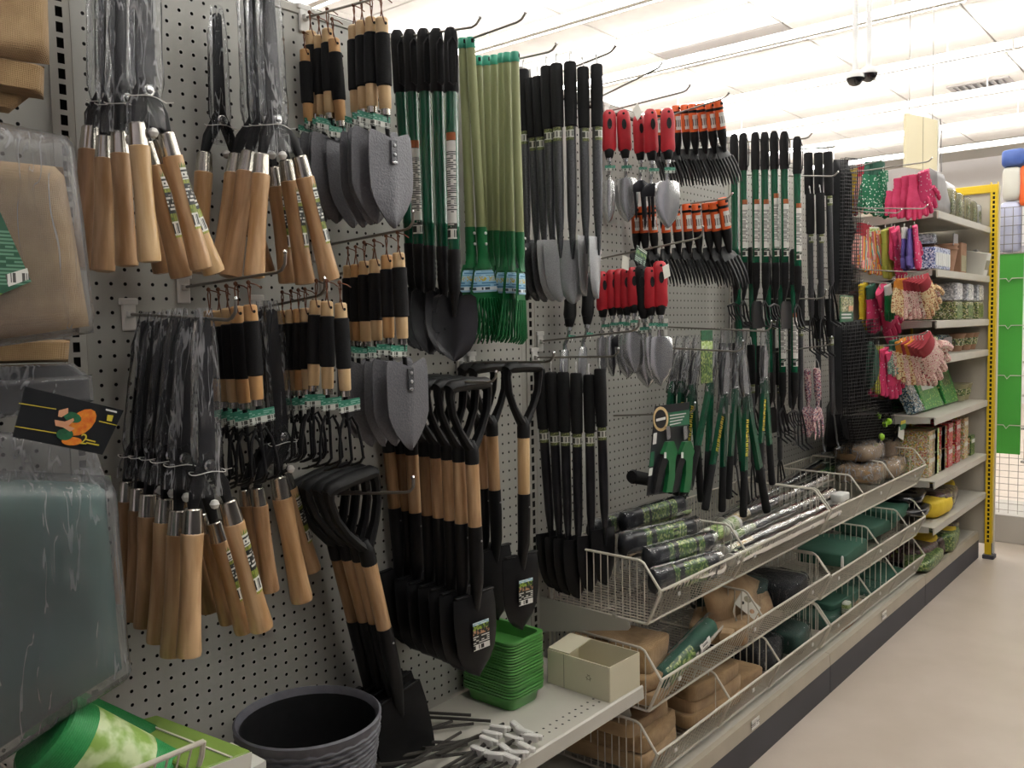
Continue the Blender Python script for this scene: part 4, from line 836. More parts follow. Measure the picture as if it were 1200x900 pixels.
# flowered hand tools
dots('floral', '#d9b9b3', '#b4434b', 160, .32, .6, '#4a5a78')
def floral(t, kind='fork'):
    part(t, 'handle', 'fl_handle', lambda b: b.lathe([(.0, 0), (.011, -.002), (.014, -.012), (.0135, -.07), (.012, -.115), (.010, -.122)], 14), 'floral')
    part(t, 'neck', 'fl_neck', lambda b: b.tube([(0, 0, -.115), (0, .004, -.14), (0, .004, -.165)], [.008, .007, .008], 8), 'floral')
    if kind == 'fork':
        part(t, 'head', 'fl_head', lambda b: b.sheet([(-.150, .010), (-.165, .028), (-.19, .034), (-.20, .034)], lambda u, z: .004 * u * u, .003, 6), 'floral')
        for k in range(3): part(t, 'tine', 'fl_tine', lambda b: b.tube([(0, .003, 0), (0, .001, -.05), (0, .004, -.075)], [.008, .007, .002], 6, True, .5), 'floral', T(-.026 + .026 * k, 0, -.198))
    else: part(t, 'blade', 'fl_blade', lambda b: b.sheet([(-.150, .012), (-.165, .030), (-.21, .034), (-.25, .026), (-.272, .006), (-.274, .001)], lambda u, z: .010 * u * u, .002, 8), 'floral')
    part(t, 'loop', 'fl_loop', lambda b: b.tube([(0, -.012, -.008), (0, -.008, .02), (0, 0, .034), (0, .008, .02), (0, .012, -.008)], .0012, 5), 'white_plastic')
hang(floral, 'hand_trowel', 'pale flower-printed hand trowel hanging low beside the black rods', 'trowel', (946, 432), (949, 512), .27, Y=-.22, kind='trowel', yaw=-.6)
hang(floral, 'hand_fork', 'pink flower-printed hand fork hanging low beside the black rods', 'garden fork', (957, 431), (961, 513), .27, Y=-.26, yaw=-.2)
# ---- loppers
for i, (Y, tp, pv, A, B, wh, lt) in enumerate([(-.10, (796, 402), (789, 446), (772, 575), (786, 575), 'deepest behind the pruner card', False), (-.12, (807, 402), (800, 446), (792, 580), (803, 580), 'second from the wall behind the pruner card', True),
        (-.15, (818, 402), (812, 450), (800, 585), (822, 588), 'between the garden card and the pruner card', True), (-.20, (838, 404), (833, 446), (808, 572), (828, 580), 'bare hooked jaw under the garden card', False),
        (-.22, (851, 398), (849, 462), (826, 598), (846, 600), 'behind the foremost pair, tilted', True), (-.30, (868, 410), (874, 463), (871, 606), (899, 600), 'foremost, with wide open handles', True), (-.24, (896, 396), (896, 444), (889, 566), (905, 568), 'standing apart at the hook tip', True), (-.13, (868, 398), (862, 455), (853, 585), (875, 590), 'in the shade behind the foremost', False)]):
    loppers(f'green loppers with film-wrapped jaws, {wh}', Y, tp, pv, A, B, lt)
# ================================================================ BASKETS AND GOODS
woven('burlap', '#85694a', '#ad9069')
woven('burlap_pale', '#957858', '#bb9f79')
pm('green_cloth', '#1f4a3a', '#285644', rough=.75, scale=(9, 9, 9), detail=5, bmp=.2)
pm('green_cloth_dark', '#19362c', '#20443a', rough=.75, scale=(9, 9, 9), detail=5)
pm('teal_cloth', '#35524e', '#3f5d58', rough=.7, scale=(7, 7, 7), detail=6, bmp=.2)
pm('black_fabric', '#111214', '#1b1c1f', spec=.3, rough=.7, scale=(24, 24, 24), detail=5, bmp=.4)
pm('black_wrap', '#131416', '#222429', rough=.32, scale=(40, 12, 40), detail=6, bmp=.6, coat=.05, spec=.4)
pm('pot_grey', '#4b4b52', '#57575e', rough=.55, scale=(50, 50, 50))
pm('carton', '#cfc8ad', '#d6cfb6', rough=.7, scale=(6, 6, 6))
pm('carton_in', '#b5ad92', '#bdb59b', rough=.8)
pm('print_grey', '#8c8771', rough=.7)
pm('tray_green', '#47873f', '#539848', rough=.28, scale=(12, 12, 12), coat=.4)
pm('mesh_green', '#2a8a48', '#339a53', rough=.5, scale=(200, 200, 200), bmp=.6)
pm('mesh_green_dark', '#176a33', '#1e7a3c', rough=.55, scale=(300, 300, 300), bmp=.6)
pm('lime_card', '#6f8a3a', '#7b9644', rough=.5, scale=(9, 9, 9))
pm('card_white', '#d3d1c6', rough=.6)
pm('card_black', '#15171a', '#1c1e21', rough=.32, scale=(6, 6, 6), coat=.3)
pm('card_green', '#1d5a3c', '#246546', rough=.35, scale=(9, 9, 9))
pm('skin_print', '#c08a68', '#d09a78', rough=.4)
pm('flower_print', '#c4531c', '#d8892c', rough=.4, scale=(120, 120, 120), detail=2)
pm('leaf_print', '#1f4a34', '#2b6b45', rough=.4, scale=(90, 90, 90))
pm('ink_yellow', '#c7b53a', rough=.4)
pm('ink_white', '#d9d9d4', rough=.5)
pm('cream_ring', '#c8ad7d', rough=.5)
pm('mesh_label', '#c9d8a6', '#86a84c', rough=.4, scale=(28, 28, 28), stops=(.42, .58))
pattern('photo_green', (150, 150, 150), [(0, '#33502c'), (.35, '#66803f'), (.6, '#9aa56a'), (.8, '#465f38')], rough=.35)
pattern('photo_mix', (160, 160, 160), [(0, '#3f5a32'), (.3, '#8a8f5a'), (.55, '#b9b48c'), (.75, '#57503e'), (.9, '#d6d2bf')], rough=.35)
pattern('photo_lime', (120, 120, 120), [(0, '#b9cf86'), (.35, '#cfe0a4'), (.6, '#8fae52'), (.8, '#dfe7cf')], rough=.4)
barcode_label('label_pale', [(0, '#cfd6b4', '#7f9a55', 'leaf'), (.2, '#dfe2cd', '#8a9078', 'text'), (.55, '#b9c98a', '#6f8f42', 'leaf'), (.85, '#e2e5d6', '#8a9078', 'plain')], 14, 7)
barcode_label('label_orange', [(0, '#d9cfb4', '#a58a55', 'text'), (.3, '#c9a05a', '#dfd6bd', 'leaf'), (.7, '#d9d3bd', '#8f8f5a', 'text')], 14, 7)
barcode_label('card_print', [(0, '#22382b', '#9db3a4', 'text'), (.45, '#2d5a3e', '#7f9f58', 'leaf'), (.75, '#22382b', '#c8cfc4', 'text')], 9, 6)
barcode_label('bag_label', [(0, '#21523a', '#86b54a', 'leaf'), (.16, '#21523a', '#5f8a70', 'text'), (.9, '#21523a', '#5f8a70', 'plain')], 26, 8)
# ---- wire baskets: thin wires joined, heavier rails, side frames and dividers as parts
def basket(name, label, x0, x1, zb, dividers=(), step=.0205):
    t = thing(name, label, 'basket', T(x0, 0, zb), 'wire shelf baskets'); W = x1 - x0
    prof = [(-.02, .16), (-.02, .0), (-.345, .0), (-.386, .092)]
    mb = MB(); k = int(W / step)
    for i in range(k + 1):
        x = W * i / k; mb.tube([(x, y, z) for y, z in prof], .0017, 4)
    o = obj('wire_grid', mb.build('wire_grid'), 'wire_beige', t); o['kind'] = 'stuff'
    for nm, pts, r in (('front_rail', [(0, -.388, .093), (W, -.388, .093)], .0038), ('lower_rail', [(0, -.347, -.002), (W, -.347, -.002)], .0034), ('rear_rail', [(0, -.02, .16), (W, -.02, .16)], .003), ('floor_rail', [(0, -.19, -.003), (W, -.19, -.003)], .0026)):
        mb = MB(); mb.tube(pts, r, 8); obj(nm, mb.build(nm), 'wire_beige', t)
    for x in (0, W) + tuple(dividers):
        end = x in (0, W)
        d = part(t, 'end_frame_wire' if end else 'divider', 'basket_div', lambda b: b.tube([(0, -.022, .0), (0, -.022, .158), (0, -.032, .168), (0, -.325, .165), (0, -.337, .160), (0, -.384, .098), (0, -.388, .088), (0, -.350, .003), (0, -.342, -.002), (0, -.022, 0)], .0036, 7), 'wire_beige', T(x, 0, 0))
        n = 14; mb = MB()
        for q in range(n):
            y = -.04 - .30 * q / (n - 1); top = .165 if y > -.337 else .165 - (-.337 - y) * 1.4
            mb.tube([(0, y, 0), (0, y, top)], .0018, 4)
        key = 'basket_div_wires'
        if key not in CACHE: CACHE[key] = mb.build(key)
        o = obj('divider_wire', CACHE[key], 'wire_beige', d); o['kind'] = 'stuff'
    for x in (.12, W * .5, W - .12):
        part(t, 'price_clip', 'basket_clip', lambda b: b.rbox((0, -.374, .055), (.016, .004, .012), .002), 'white_plastic', T(x, 0, 0))
    return t
BASK = [basket('wire_basket', 'beige wire basket of rolls, topmost in the middle bay', 1.925, 3.115, .592, (.50,)),
        basket('wire_basket', 'beige wire basket of burlap bags, second tier of the middle bay', 1.925, 3.115, .356, (.62,)),
        basket('wire_basket', 'beige wire basket of folded burlap, lowest of the middle bay', 1.90, 3.115, .165, (.42, .78)),
        basket('wire_basket', 'beige wire basket of brown bundles, topmost of the glove bay', 3.135, 4.355, .592, (.35, .75)),
        basket('wire_basket', 'beige wire basket of green cushions, second tier of the glove bay', 3.135, 4.355, .345, (.55, .95)),
        basket('wire_basket', 'beige wire basket of green packs, lowest of the glove bay', 3.135, 4.355, .162, (.45, .8))]
def bracket(x, z, ln, label, sgn=1):
    t = thing('shelf_bracket', label, 'bracket', T(x, 0, z), 'grey shelf brackets')
    part(t, 'web', 'bracket_web%.2f' % ln, lambda b: b.loft([[(dx, y, zz) for y, zz in ((0, .03), (-ln, .022), (-ln - .008, .004), (-ln, -.006), (0, -.075))] for dx in (-.0015, .0015)]), 'bracket', None, 20)
    part(t, 'tab', 'bracket_tab', lambda b: b.rbox((0, 0, 0), (.007, .016, .012), .002), 'bracket', T(0, -ln * .86, .024))
bracket(1.905, .575, .30, 'grey steel bracket under the topmost wire basket, beside the white bin')
bracket(1.905, .335, .30, 'grey steel bracket under the second wire basket, by the shelf end')

# ---- low shelf of the first bay
sh = thing('shelf', 'perforated grey steel shelf holding trays and the white bin', 'shelf', T(0, 0, 0))
part(sh, 'deck', 'shelf_deck', lambda b: b.box((1.275, -.18, .4345), (1.222, .34, .003)), 'shelf_grey', None, 0)
part(sh, 'front_lip', 'shelf_lip', lambda b: b.loft([[(x, -.352, .440), (x, -.356, .436), (x, -.358, .405), (x, -.353, .403), (x, -.350, .436)] for x in (.664, 1.888)]), 'shelf_grey', None, 20)
part(sh, 'end_return', 'shelf_end', lambda b: b.box((1.8875, -.18, .420), (.003, .34, .032)), 'shelf_grey', None, 0)
mb = MB()
for k in range(46):
    for q in range(2): mb.lathe([(.0034, 0), (0, .0002)], 8, (.70 + k * .0254 + .006 * q, -.318 + q * .022, .4361), cap=False)
o = obj('punched_hole', mb.build('punched_hole', 0), 'dark_gap', sh); o['kind'] = 'stuff'

# ---- stack of green trays
def tray(b):
    w, d = .137, .176
    def ring(k, z, th=0): 
        r = .022; pts = []
        for cx, cy, a0 in ((w/2-r-k, -d/2+r+k, -90), (w/2-r-k, d/2-r-k, 0), (-w/2+r+k, d/2-r-k, 90), (-w/2+r+k, -d/2+r+k, 180)):
            for q in range(4):
                a = math.radians(a0 + 30 * q); pts.append((cx + r * math.cos(a), cy + r * math.sin(a), z))
        return pts
    b.loft([ring(.013, 0), ring(.0085, .0285), ring(.0, .0290), ring(.0, .0338), ring(.010, .0338), ring(.017, .004)], True)
for k in range(20):
    o = obj('plant_tray', mesh('plant_tray', tray), 'tray_green', None, T(1.62 + R.uniform(-.0015, .0015), -.107 + R.uniform(-.0015, .0015), .4365 + k * .0073, R.uniform(-.012, .012)))
    tag(o, f'green plastic tray, {"topmost" if k == 19 else "lowest" if k == 0 else (ORD[k] + " from bottom" if k < 12 else ORD[19 - k] + " below the topmost")} in the stack on the perforated shelf', 'tray', 'stacked green trays')
# ---- white open bin
bx = thing('display_bin', 'open cream cardboard bin with folded front flap on the shelf corner', 'box', Matrix.Translation(Vector((1.822, -.245, .4365))) @ RZ(-.03))
bw, bd, bh = .132, .198, .090
part(bx, 'side_wall', 'bin_side', lambda b: b.box((-bw / 2, 0, bh / 2), (.003, bd, bh)), 'carton', None, 0)
part(bx, 'end_wall', 'bin_end', lambda b: b.box((0, -bd / 2, bh / 2), (bw, .003, bh)), 'carton', None, 0)
part(bx, 'side_wall', 'bin_side2', lambda b: b.box((bw / 2, 0, bh / 2), (.003, bd, bh)), 'carton', None, 0)
part(bx, 'end_wall', 'bin_end2', lambda b: b.box((0, bd / 2, bh / 2), (bw, .003, bh)), 'carton', None, 0)
part(bx, 'bottom', 'bin_bottom', lambda b: b.box((0, 0, .003), (bw, bd, .003)), 'carton_in', None, 0)
part(bx, 'flap', 'bin_flap', lambda b: b.loft([[(-bw / 2 + .002, y, bh + .001), (bw / 2 * .45, y, bh + .014), (bw / 2 * .45, y, bh + .017), (-bw / 2 + .002, y, bh + .004)] for y in (.03, bd / 2)]), 'carton', None, 20)
part(bx, 'seam', 'bin_seam', lambda b: b.box((-bw / 2 - .0017, .045, bh / 2), (.0006, .0015, bh)), 'print_grey', None, 0)
def recyc(b):
    for a in (90, 210, 330):
        c, s_ = math.cos(math.radians(a)), math.sin(math.radians(a))
        for q in (-1, 1):
            M = Matrix.Rotation(math.radians(a + 90 + q * 30), 3, 'X'); b.box((0, c * .0055, s_ * .0055), (.0006, .010, .0015), M)
part(bx, 'recycling_mark', 'bin_mark', recyc, 'print_grey', T(-bw / 2 - .002, -.035, .048), 0)
# ---- pile of spare hooks
for i in range(13):
    px, py = [(600, 870), (590, 882), (612, 862), (580, 890), (603, 855), (622, 868), (596, 893), (570, 872), (585, 858), (614, 880), (560, 884), (575, 865), (606, 888)][i]
    p = atz(px, py, .447 + .004 * (i % 4)); a = math.radians(R.uniform(150, 215))
    t = thing('spare_hook', 'loose steel peg hook with white plate, one of the heap on the perforated shelf', 'hook', T(p.x, p.y, p.z) @ RZ(a), 'loose spare peg hooks')
    part(t, 'wire', 'spare_wire', lambda b: b.tube([(0, 0, 0), (.10, 0, .004), (.20, 0, .006), (.222, .002, .010), (.230, .012, .018), (.226, .024, .02)], .0036, 7), 'wire_dark')
    part(t, 'back_plate', 'spare_plate', lambda b: (b.rbox((0, 0, .006), (.010, .034, .018), .003), b.rbox((-.008, .0, .006), (.012, .05, .012), .003)), 'white_plastic')
for i in range(10):
    px, py = [(555, 848), (540, 858), (560, 862), (530, 845), (548, 872), (565, 880), (575, 845), (536, 870), (552, 838), (590, 848)][i]
    p = atz(px, py, .445 + .006 * (i % 3)); t = thing('loose_wire_hook', 'dark wire hook without plate, strewn under the spades on the perforated shelf', 'hook', T(p.x, p.y, p.z) @ RZ(math.radians(R.uniform(120, 200))), 'dark hooks under the spades')
    part(t, 'wire', 'spare_wire', None, 'wire_dark')

# ---- grey woven-look planter
pc = atx(355, 845, .955)
pot = thing('planter', 'dark grey plastic planter with woven-look ribs, standing open and empty on the shelf', 'planter', T(.945, -.215, .437))
def shell(b):
    prof = [(.098, 0), (.128, .20), (.133, .215), (.135, .226), (.131, .229), (.126, .222), (.095, .01)]
    b.lathe(prof, 48)
part(pot, 'shell', 'pot_shell', shell, 'pot_grey')
for k in range(21):
    z = .006 + k * .0100; r = .0985 + (z / .20) * .030
    def band(b, z=z, r=r, k=k):
        n = 96; b.tube([((r + .0016 * math.sin(i * math.tau / n * 24 + k * 2.1)) * math.cos(i * math.tau / n), (r + .0016 * math.sin(i * math.tau / n * 24 + k * 2.1)) * math.sin(i * math.tau / n), z + .0016 * math.sin(i * math.tau / n * 24 + k * 2.1)) for i in range(n + 1)], .0044, 6, False)
    part(pot, 'woven_band', 'pot_band%d' % k, band, 'pot_grey')
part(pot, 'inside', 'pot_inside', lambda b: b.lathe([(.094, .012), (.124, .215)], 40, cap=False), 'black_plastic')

# ---- corner basket with mesh rolls and green box
cb = thing('wire_basket', 'beige wire basket corner beside the planter, holding green mesh rolls', 'basket', T(.637, 0, .693), 'wire shelf baskets')
mb = MB()
for i in range(24): mb.tube([(-.018 * i, -.388, .092), (-.018 * i, -.345, .0), (-.018 * i, -.02, .0)], .0019, 5)
o = obj('wire_grid', mb.build('wire_grid'), 'wire_beige', cb); o['kind'] = 'stuff'
part(cb, 'front_rail', 'cb_rail', lambda b: b.tube([(0, -.388, .093), (-.44, -.388, .093)], .0042, 8), 'wire_beige')
part(cb, 'corner_wire', 'cb_corner', lambda b: b.tube([(0, -.388, .093), (0, -.382, .07), (0, -.345, .0), (0, -.02, 0)], .0042, 8), 'wire_beige')
mr = at(118, 875, -.24)
def meshroll(name, label, a, b_, r, m_, lab=None):
    A = Vector(a); Bv = Vector(b_); L = (A - Bv).length; t = thing(name, label, 'netting roll', frame(A, Bv, L), 'green mesh rolls')
    part(t, 'roll', 'roll_%s_%.3f_%.3f' % (m_, r, L), lambda b: (b.lathe([(r * .35, .002), (r * .9, .001), (r, -.004), (r, -L + .004), (r * .9, -L), (r * .35, -L - .001)], 28)), m_)
    mb = MB(); n = 84
    for k in range(n): mb.lathe([(r * 1.006, -L * (k + .5) / n), (r * 1.016, -L * (k + .8) / n), (r * 1.006, -L * (k + 1.0) / n)], 28, cap=False)
    q = obj('mesh_ridge', mb.build('mesh_ridge'), m_, t); q['kind'] = 'stuff'
    return t, L
t, L = meshroll('mesh_roll', 'bright green garden mesh roll with lime photo label in the corner basket', at(52, 858, -.27), at(235, 950, -.30), .058, 'mesh_green')
part(t, 'label_wrap', 'mr_label', lambda b: b.lathe([(.0592, -L * .14), (.0594, -L * .50)], 28, cap=False), 'mesh_label')
sticker(t, 'barcode', 'label_bar', .026, -L * .50, -L * .33, 0, .0598, turn=-.25)
meshroll('mesh_roll', 'dark green mesh roll lying behind the bright one, under the bagged cushion', at(70, 836, -.16), at(170, 880, -.18), .040, 'mesh_green_dark')
gb = thing('flat_carton', 'lime green flat carton lying behind the corner basket rail', 'box', Matrix.Translation(at(205, 868, -.26)) @ RZ(.12) @ RY(.12))
part(gb, 'body', 'fc_body', lambda b: b.rbox((0, 0, -.02), (.10, .24, .04), .003), 'lime_card')
part(gb, 'top_edge', 'fc_edge', lambda b: b.box((.012, 0, .001), (.004, .24, .002)), 'card_white', None, 0)
part(gb, 'end_label', 'fc_end', lambda b: b.box((0.0, -.1205, -.02), (.10, .001, .036)), 'card_white', None, 0)
wp = thing('white_holder', 'white curved plastic holder between corner basket and planter', 'holder', Matrix.Translation(at(262, 893, -.30)))
part(wp, 'shell', 'wh_shell', lambda b: b.loft([[(x, -.05 , z - .03) , (x, .05, z - .03), (x, .05, z), (x, -.05, z)] for x, z in ((-.045, .03), (-.02, .022), (0, .004), (.02, -.002), (.045, 0))]), 'white_plastic', None, 50)

# ---- bags hanging at the near end
def bag(name, label, cat, Q, Y, th, m_, film=None, amp=.004, grow=1.06, fQ=None, seed=1, label_q=None, n=16, fr=9):
    P = [at(*q, Y) for q in Q]; c = sum(P, Vector()) / 4; t = thing(name, label, cat, Matrix.Translation(c)); P = [p - c for p in P]
    mb = MB(); mb.quad_pillow(P, th, n, amp, fr, seed); obj('body', mb.build('body', 60), m_, t)
    if film:
        mb = MB(); mb.quad_pillow([at(*q, Y) - c for q in fQ] if fQ else [p * grow for p in P], th * 1.5 + .006, n + 4, amp * 1.1, fr, seed, edge=.07); obj('clear_bag', mb.build('clear_bag', 60), film, t)
    return t, P
bag('burlap_fold', 'tan burlap bundle folded in thick layers, highest at the end post', 'fabric', [(-90, -60), (54, -60), (58, 76), (-90, 58)], -.20, .05, 'burlap_pale', seed=2)
bag('burlap_fold', 'tan burlap layer hanging just below the highest bundle', 'fabric', [(-90, 52), (52, 78), (51, 117), (-90, 92)], -.185, .045, 'burlap', seed=3)
bag('burlap_fold', 'narrow burlap edge peeping out under the second layer', 'fabric', [(-90, 88), (46, 105), (10, 133), (-90, 120)], -.17, .03, 'burlap', seed=4)
t, P = bag('bagged_burlap', 'burlap sheet in a crinkled clear bag with green card', 'fabric', [(-120, 176), (74, 196), (105, 382), (-120, 416)], -.26, .05, 'burlap_pale', 'film_bag', seed=6, n=18, fQ=[(-120, 118), (82, 160), (110, 390), (-120, 424)])
q = [at(*k, -.305) for k in ((-40, 262), (0, 248), (37, 330), (-40, 362))]; c0 = t.matrix_basis.translation
mb = MB(); mb.add([p - c0 for p in q], [(0, 1, 2, 3)]); obj('green_card', mb.build('green_card', 0), 'bag_label', t)
q = [at(*k, -.3055) for k in ((6, 322), (32, 314), (35, 327), (10, 336))]
mb = MB(); mb.add([p - c0 for p in q], [(0, 1, 2, 3)]); obj('barcode', mb.build('barcode', 0), 'label_bar', t)
bag('burlap_fold', 'burlap edge showing under the clear bag, against the slotted post', 'fabric', [(-60, 398), (82, 398), (80, 424), (-60, 428)], -.13, .03, 'burlap', seed=7)
bag('film_pack', 'flat black pack in glossy film below the burlap, upper of two', 'pack', [(-60, 430), (82, 426), (104, 443), (-60, 452)], -.15, .03, 'black_fabric', 'film_heavy', seed=8)
bag('film_pack', 'flat dark pack in glossy film, behind the black header card', 'pack', [(-60, 448), (104, 440), (106, 470), (-60, 500)], -.17, .03, 'black_fabric', 'film_heavy', seed=9)
t, P = bag('bagged_cushion', 'big dark green folded cloth in a clear bag under a black header card', 'bag', [(-220, 552), (122, 566), (143, 784), (-220, 1020)], -.27, .07, 'teal_cloth', 'film_bag', seed=11, amp=.010, n=26, fr=9)
c0 = t.matrix_basis.translation
mb = MB(); mb.quad_pillow([at(*k, -.262) - c0 for k in ((-60, 500), (108, 515), (128, 575), (-60, 590))], .02, 12, .010, 24, 4); obj('bag_neck', mb.build('bag_neck', 60), 'film_heavy', t)
hc = [at(*k, -.335) - c0 for k in ((30, 453), (145, 481), (120, 533), (15, 512))]
mb = MB(); mb.add(hc + [p + Vector((0, .002, 0)) for p in hc], [(0, 1, 2, 3), (7, 6, 5, 4), (0, 4, 5, 1), (1, 5, 6, 2), (2, 6, 7, 3), (3, 7, 4, 0)]); hd = obj('header_card', mb.build('header_card', 0), 'card_black', t)
def on_card(px, py, dy=0.): return at(px, py, -.3362 - dy) - c0
def poly(name, pts, m_, dy=0., par=hd):
    mb = MB(); mb.add([on_card(*p, dy) for p in pts], [tuple(range(len(pts)))]); return obj(name, mb.build(name, 0), m_, par)
def ellipse(cx, cy, rx, ry, n=14, rot=0.): return [(cx + rx * math.cos(a) * math.cos(rot) - ry * math.sin(a) * math.sin(rot), cy + rx * math.cos(a) * math.sin(rot) + ry * math.sin(a) * math.cos(rot)) for a in [k * math.tau / n for k in range(n)]]
poly('gold_line', [(22, 472), (66, 479), (66, 480), (22, 473)], 'ink_yellow'); poly('gold_line', [(17, 499), (66, 507), (66, 508), (17, 500)], 'ink_yellow')
poly('gold_line', [(116, 493), (137, 498), (137, 499), (116, 494)], 'ink_yellow')
poly('flower_picture', ellipse(96, 495, 20, 12, rot=-.7), 'flower_print', .0002); poly('flower_picture', ellipse(84, 517, 12, 5), 'flower_print', .0002)
poly('glove_picture', ellipse(85, 489, 11, 6, rot=.3), 'leaf_print', .0004); poly('glove_picture', ellipse(76, 509, 10, 7), 'leaf_print', .0004)
poly('hand_picture', [(64, 492), (76, 494), (86, 490), (87, 493), (80, 499), (88, 502), (82, 506), (74, 501), (65, 499)], 'skin_print', .0006); poly('hand_picture', [(69, 481), (80, 478), (80, 484), (72, 489), (68, 488)], 'skin_print', .0006)
poly('brand_mark', [(126, 486), (133, 487), (131, 494), (125, 493)], 'ink_yellow', .0004); poly('brand_mark', [(124, 479), (137, 482), (137, 484), (124, 481)], 'ink_white', .0004)
poly('text_line', [(100, 514), (112, 517), (112, 518.5), (100, 515.5)], 'ink_yellow', .0004); poly('text_line', [(101, 518), (116, 521), (116, 522.5), (101, 519.5)], 'ink_yellow', .0004)
fc = bpy.data.curves.new('numeral', 'FONT'); fc.body = '2'; fc.size = .020; fc.extrude = .0002; fo = bpy.data.objects.new('numeral_curve', fc); COL.objects.link(fo)
nm_ = bpy.data.meshes.new_from_object(fo); bpy.data.objects.remove(fo); nm_.name = 'numeral'
obj('numeral', nm_, 'ink_yellow', hd, Matrix.Translation(on_card(93, 520, .0006)) @ RY(.22) @ RX(math.pi / 2))

# ---- contents of the baskets: softly folded blocks
def soft(name, label, cat, p, d, m_, rz=0., amp=.006, e=.35, seed=0, fr=9, sag=0., tilt=0., group=None, film=None):
    t = thing(name, label, cat, Matrix.Translation(p) @ RZ(rz) @ RX(tilt), group)
    mb = MB(); mb.soft(d, 14, e, amp, fr, seed, sag=sag); obj('body', mb.build('body', 60), m_, t)
    if film:
        mb = MB(); mb.soft((d[0] * 1.06, d[1] * 1.08, d[2] * 1.15), 16, e, amp * 1.8, fr * 2, seed + 9); obj('clear_wrap', mb.build('clear_wrap', 60), film, t)
    return t
def cord(t, pts, m_='card_white', r=.0026):
    mb = MB(); mb.tube(pts, r, 6); obj('drawstring', mb.build('drawstring'), m_, t)
def pk(label, A, B, r, m_='black_wrap', flat=.75, seed=0, lab=True, group='black garden fabric packs'):
    L = (A - B).length; t = thing('fabric_pack', label, 'fabric pack', frame(A, B, L), group)
    def f(b):
        rows = []
        for i in range(19):
            z = -L * i / 18; k = 1 if 0 < i < 18 else .45
            k *= 1 + .10 * noise.noise(Vector((i * .9, seed, 1)))
            rows.append([(r * k * math.copysign(abs(math.cos(a)) ** .7, math.cos(a)) * (1 + .07 * noise.noise(Vector((a * 2, i * .7, seed)))), r * flat * k * math.copysign(abs(math.sin(a)) ** .7, math.sin(a)), z) for a in [q * math.tau / 20 for q in range(20)]])
        b.loft(rows)
    mb = MB(); f(mb); obj('fabric', mb.build('fabric', 60), m_, t)
    if lab:
        mb = MB(); mb.loft([[(r * 1.012 * math.copysign(abs(math.cos(a)) ** .7, math.cos(a)), r * flat * 1.012 * math.copysign(abs(math.sin(a)) ** .7, math.sin(a)), z) for a in [-2.9 + q * 2.6 / 10 for q in range(11)]] for z in (-L * .22, -L * .5, -L * .78)], False, False); obj('paper_label', mb.build('paper_label', 60), 'photo_green', t)
    mb = MB(); rows = []
    for i in range(15):
        z = .012 - (L + .024) * i / 14
        rows.append([((r * 1.07 + .004 * noise.noise(Vector((q * .9, i * 1.3, seed + 3)))) * math.cos(a), (r * flat * 1.12 + .004 * noise.noise(Vector((q * 1.1, i * 1.2, seed + 6)))) * math.sin(a), z) for q, a in enumerate([q * math.tau / 18 for q in range(18)])])
    mb.loft(rows, False); obj('clear_wrap', mb.build('clear_wrap', 60), 'film_thin', t)
    return t
PKS = [((690, 622), (772, 597), -.10, .030, 'at the rear, with pale green label'), ((729, 613), (800, 592), -.16, .034, 'second row, under the green card'), ((728, 640), (812, 620), -.22, .038, 'widest and highest of the near end'), ((757, 656), (832, 636), -.29, .036, 'resting third, green label upward'), ((764, 682), (838, 660), -.345, .036, 'pressed against the basket front rail')]
for i, (a, b, Y, r, wh) in enumerate(PKS): pk(f'film-wrapped black garden fabric in topmost basket, {wh}', at(*a, Y), at(*b, Y - .01), r, seed=i * 3)
ROL = [((842, 612), (960, 545), -.10, .024, 'rear of the long rolls, close to the wall', 'label_pale'), ((846, 614), (968, 560), -.17, .027, 'highest long one, across the hanging loppers', 'label_orange'), ((852, 630), (972, 578), -.24, .025, 'middle long one', 'label_pale'), ((848, 648), (976, 590), -.30, .026, 'second from the front rail', 'label_orange'), ((856, 656), (978, 598), -.350, .024, 'touching the front rail', 'label_pale')]
for i, (a, b, Y, r, wh, lb) in enumerate(ROL):
    A = at(*a, Y); B = at(*b, Y); L = (A - B).length
    t = thing('long_roll', f'long black film-wrapped roll in topmost basket, {wh}', 'fabric roll', frame(A, B, L), 'long black fabric rolls')
    part(t, 'roll', 'long_roll%d' % i, lambda b: b.lathe([(r * .3, .001), (r * .95, 0), (r, -.006), (r * .98, -L * .5), (r, -L + .005), (r * .9, -L), (r * .3, -L - .001)], 20), 'black_wrap')
    part(t, 'paper_label', 'long_roll_label%d' % i, lambda b: b.lathe([(r * 1.03, -.008), (r * 1.03, -.17)], 22, cap=False), lb)
    part(t, 'end_cap', 'long_roll_cap%d' % i, lambda b: b.lathe([(0, .004), (r * .8, .003), (r * .98, -.002), (r, -.012)], 20), 'card_white')
    mb = MB(); rows = []
    for k in range(24):
        z = .006 - (L + .014) * k / 23
        rows.append([((r * 1.08 + .0035 * noise.noise(Vector((q * .9, k * 1.3, i + 3)))) * math.cos(a_), (r * 1.08 + .0035 * noise.noise(Vector((q * 1.1, k * 1.2, i + 6)))) * math.sin(a_), z) for q, a_ in enumerate([q * math.tau / 14 for q in range(14)])])
    mb.loft(rows, False); obj('clear_wrap', mb.build('clear_wrap', 60), 'film_thin', t)
A, B = at(826, 630, -.23), at(862, 613, -.23); L = (A - B).length
t = thing('short_roll', 'short pale green printed roll with white end cap lying on the long rolls', 'fabric roll', frame(A, B, L))
part(t, 'roll', 'short_roll', lambda b: b.lathe([(.02, .001), (.026, -.003), (.026, -L + .02)], 22), 'label_pale'); part(t, 'end_cap', 'short_cap', lambda b: b.lathe([(.0265, -L + .02), (.0268, -L + .002), (.022, -L), (0, -L + .003)], 22), 'white_plastic')
